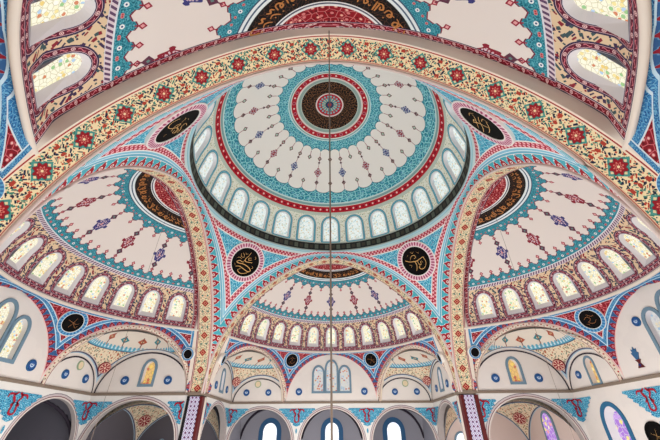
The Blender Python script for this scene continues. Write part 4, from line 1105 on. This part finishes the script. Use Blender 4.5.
# a bright window in the corner rooms
fw_ = lambda x, y, d: np.array([1.848+d, x, y])
add_window(fw_, win_outline(1.46, -.42, .07, .2, .3), 'violet glass', .02, 'grey blue frame', 'arched violet stained window inside the right corner room', None, 0., dep=-.004)
fw2 = lambda x, y, d: np.array([x, 1.848+d, y])
add_window(fw2, win_outline(1.22, -.5, .06, .16, .24), 'bright glass', .016, 'grey blue frame', 'bright arched window inside the right corner room, beside the right pier', None, 0., dep=-.004)
add_window(fw2, win_outline(-1.60, -.5, .022, .16, .2), 'bright glass', .012, 'grey blue frame', 'narrow bright window deep inside the dark left corner arch', None, 0., dep=-.004)
def aisle(nm, rot, depth, gw):
    r = empty('aisle', (0, 0, 0), rot); r.location = (0, 0, 0); tag(r, 'dim vaulted aisle behind the arcade of the %s wall' % nm, 'aisle', kind='structure')
    y0, y1 = D+.031, D+.071+depth
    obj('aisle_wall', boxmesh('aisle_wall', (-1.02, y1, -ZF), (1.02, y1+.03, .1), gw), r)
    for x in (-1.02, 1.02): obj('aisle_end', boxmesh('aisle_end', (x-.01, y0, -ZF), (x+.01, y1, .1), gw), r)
    # three shallow groin vaults with ribs
    for cx in (-.68, 0, .68):
        X, Y = np.meshgrid(np.linspace(-1, 1, 25), np.linspace(-1, 1, 25))
        Z = -.36+.34*np.maximum(np.sqrt(np.clip(1-X**2, 0, 1)), np.sqrt(np.clip(1-Y**2, 0, 1)))
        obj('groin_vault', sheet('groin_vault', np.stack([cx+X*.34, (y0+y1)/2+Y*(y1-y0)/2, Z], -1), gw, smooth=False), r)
        for sx in (-1, 1):
            t_ = np.linspace(-.98, .98, 25)
            obj('vault_rib', tube('vault_rib', [(cx+a*.34, (y0+y1)/2+sx*a*(y1-y0)/2, -.366+.34*math.sqrt(1-a*a)) for a in t_], .012, 'dark rib', 6), r)
    return r
aisle('front', 0., .55, 'mid grey wall'); aisle('left', PI/2, .55, 'shade-tinted aisle wall')  # left aisle's shade is painted in as a darker grey than the front
fa = lambda x, y, d: np.array([x, D+.071+.55-.001+d, y])
for i, cx in enumerate((-.68, 0., .68)):
    add_window(fa, win_outline(cx*1.01, -.62, .075, .38, .468), 'bright glass', .05, 'blue frame', 'bright arched window in a blue frame seen through the %s arch of the far arcade' % ('left', 'middle', 'right')[i], 'windows behind the far arcade', 0., dep=-.012)
# right wall lower windows
fbR = plane_fn('back')
for cx, w_ in ((-.69, 'far'), (.69, 'near')):
    add_window(fbR, win_outline(cx, -.52, .085, .28, .40), 'violet glass', .028, 'teal frame', 'tall violet stained window in a blue frame low on the right wall, %s end' % w_, 'tall windows low on the right wall', ROT['right'], dep=.035, inner=win_outline(cx, -.5, .052, .27, .35))
p = rotz(np.array([-.40, D, -.285]), ROT['right'])
roundel('calligraphy_roundel', p, (-1, 0, 0), (0, 0, 1), .058, .07, 'black board', SMALL[1], 'gold', 'black roundel with gold script low on the right wall beside the tall violet window', None, wd=.15, thick=.01)

# floor and outer shell so that no daylight leaks in
fl = mesh('floor', [(-2.6, -2.6, -ZF), (2.6, -2.6, -ZF), (2.6, 2.6, -ZF), (-2.6, 2.6, -ZF)], [(0, 1, 2, 3)], 'carpet', {'a': [(-2.6, -2.6), (2.6, -2.6), (2.6, 2.6), (-2.6, 2.6)]}, smooth=False)
tag(obj('floor', fl), 'grey carpeted floor of the prayer hall', 'floor', kind='structure')

# cables and chandeliers ---------------------------------------------------------------------------------------
def cable(b, rot, label, r, ztop):
    p = rotz(np.array([0, A1+.012, 0]), rot)
    o = obj('chandelier_cable', tube('chandelier_cable', [(p[0], p[1], ztop), (p[0], p[1], .4), (p[0], p[1], -.62)], r, 'steel cable', 8)); tag(o, label, 'cable', 'chandelier cables')
    ch = empty('chandelier', (p[0], p[1], -.7)); tag(ch, 'ring chandelier with warm bulbs hanging below the %s' % WORD[b], 'chandelier', 'ring chandeliers')
    child(ch, tube('ring', [(p[0]+.2*math.cos(a), p[1]+.2*math.sin(a), -.7) for a in np.linspace(0, 2*PI, 41)[:-1]], .008, 'brass', 8, True), 'ring')
    for k in range(4): a = k*PI/2; child(ch, tube('stay', [(p[0], p[1], -.62), (p[0]+.2*math.cos(a), p[1]+.2*math.sin(a), -.7)], .003, 'brass', 6), 'stay')
    for k in range(8):
        a = (k+.5)*PI/4; x, y = p[0]+.2*math.cos(a), p[1]+.2*math.sin(a)
        prof = [(0, -.0), (.007, .004), (.011, .014), (.011, .022), (.006, .032), (0, .036)]
        V = [(x+rr*math.cos(2*PI*i/10), y+rr*math.sin(2*PI*i/10), -.69+h) for rr, h in prof for i in range(10)]
        child(ch, mesh('bulb', V, grid_faces(6, 10, close=True), 'warm bulb'), 'bulb')
    return p
LP = []
LP.append(cable('near', PI, 'steel cable hanging straight down the middle from the near arch', .0021, 1.15))
LP.append(cable('left', PI/2, 'thin cable hanging in front of the left half dome', .0009, 1.15)); LP.append(cable('right', -PI/2, 'thin cable hanging in front of the right half dome', .0009, 1.15))
def lamp(name, p, power, size, color=(1, .93, .85)):
    L = bpy.data.lights.new(name, 'POINT'); L.energy = power*.25; L.shadow_soft_size = size; L.color = color
    o = bpy.data.objects.new(name, L); COL.objects.link(o); o.location = W(p); return o
for i, p in enumerate(LP): lamp('hall_light', (p[0], p[1], -.66), (2000, 3000, 3000)[i], 1.2, ((1, .985, .96), (1, .98, .97), (1, .965, .965))[i])
lamp('hall_light', (0, 1.1, -.75), 3200, 1.2, (1, .98, .95))  # added fill lamp under the far arch
lamp('hall_light', (0, 0, -.7), 9800, 2., (1, .99, .97))  # added fill lamp brightening the dome; no chandelier hangs here
lamp('corner_lamp', (1.4, 1.4, -.7), 160, .3, (1, .84, .72))

for o in list(SC.objects):
    if o.type == 'MESH' and o.parent is None and o.get('category') and o.get('kind') != 'structure' and o.data.users == 1:
        n = len(o.data.vertices); c = np.zeros(n*3); o.data.vertices.foreach_get('co', c); c = c.reshape(-1, 3); m = Vector((c.min(0)+c.max(0))/2)
        o.data.transform(Matrix.Translation(-m))
        for ch in o.children: ch.data.transform(Matrix.Translation(-m))
        o.location = Matrix.Rotation(o.rotation_euler.z, 3, 'Z') @ m
# camera ---------------------------------------------------------------------------------------------------------
cam = bpy.data.cameras.new('camera'); co = bpy.data.objects.new('camera', cam); COL.objects.link(co)
th, ya, ro, f = .5914, -.0017, -.0062, 321.48
fw = np.array([math.sin(ya)*math.cos(th), math.cos(ya)*math.cos(th), math.sin(th)]); rt = np.array([math.cos(ya), -math.sin(ya), 0]); up = np.cross(rt, fw)
r2 = rt*math.cos(ro)+up*math.sin(ro); u2 = -rt*math.sin(ro)+up*math.cos(ro)
Mx = Matrix(((r2[0], u2[0], -fw[0]), (r2[1], u2[1], -fw[1]), (r2[2], u2[2], -fw[2]))).to_4x4()
Mx.translation = Vector(W(CAM)); co.matrix_world = Mx
cam.sensor_width = 36.; cam.sensor_fit = 'HORIZONTAL'; cam.lens = f*36./660.; cam.clip_start = .05; cam.clip_end = 300
SC.camera = co
w = bpy.data.worlds.new('world'); SC.world = w; w.use_nodes = True; w.node_tree.nodes['Background'].inputs[0].default_value = (.5, .6, .75, 1); w.node_tree.nodes['Background'].inputs[1].default_value = .15
SC.view_settings.view_transform = 'Standard'; SC.view_settings.look = 'None'; SC.view_settings.gamma = 1.; SC.view_settings.use_curve_mapping = False; SC.view_settings.exposure = 0.
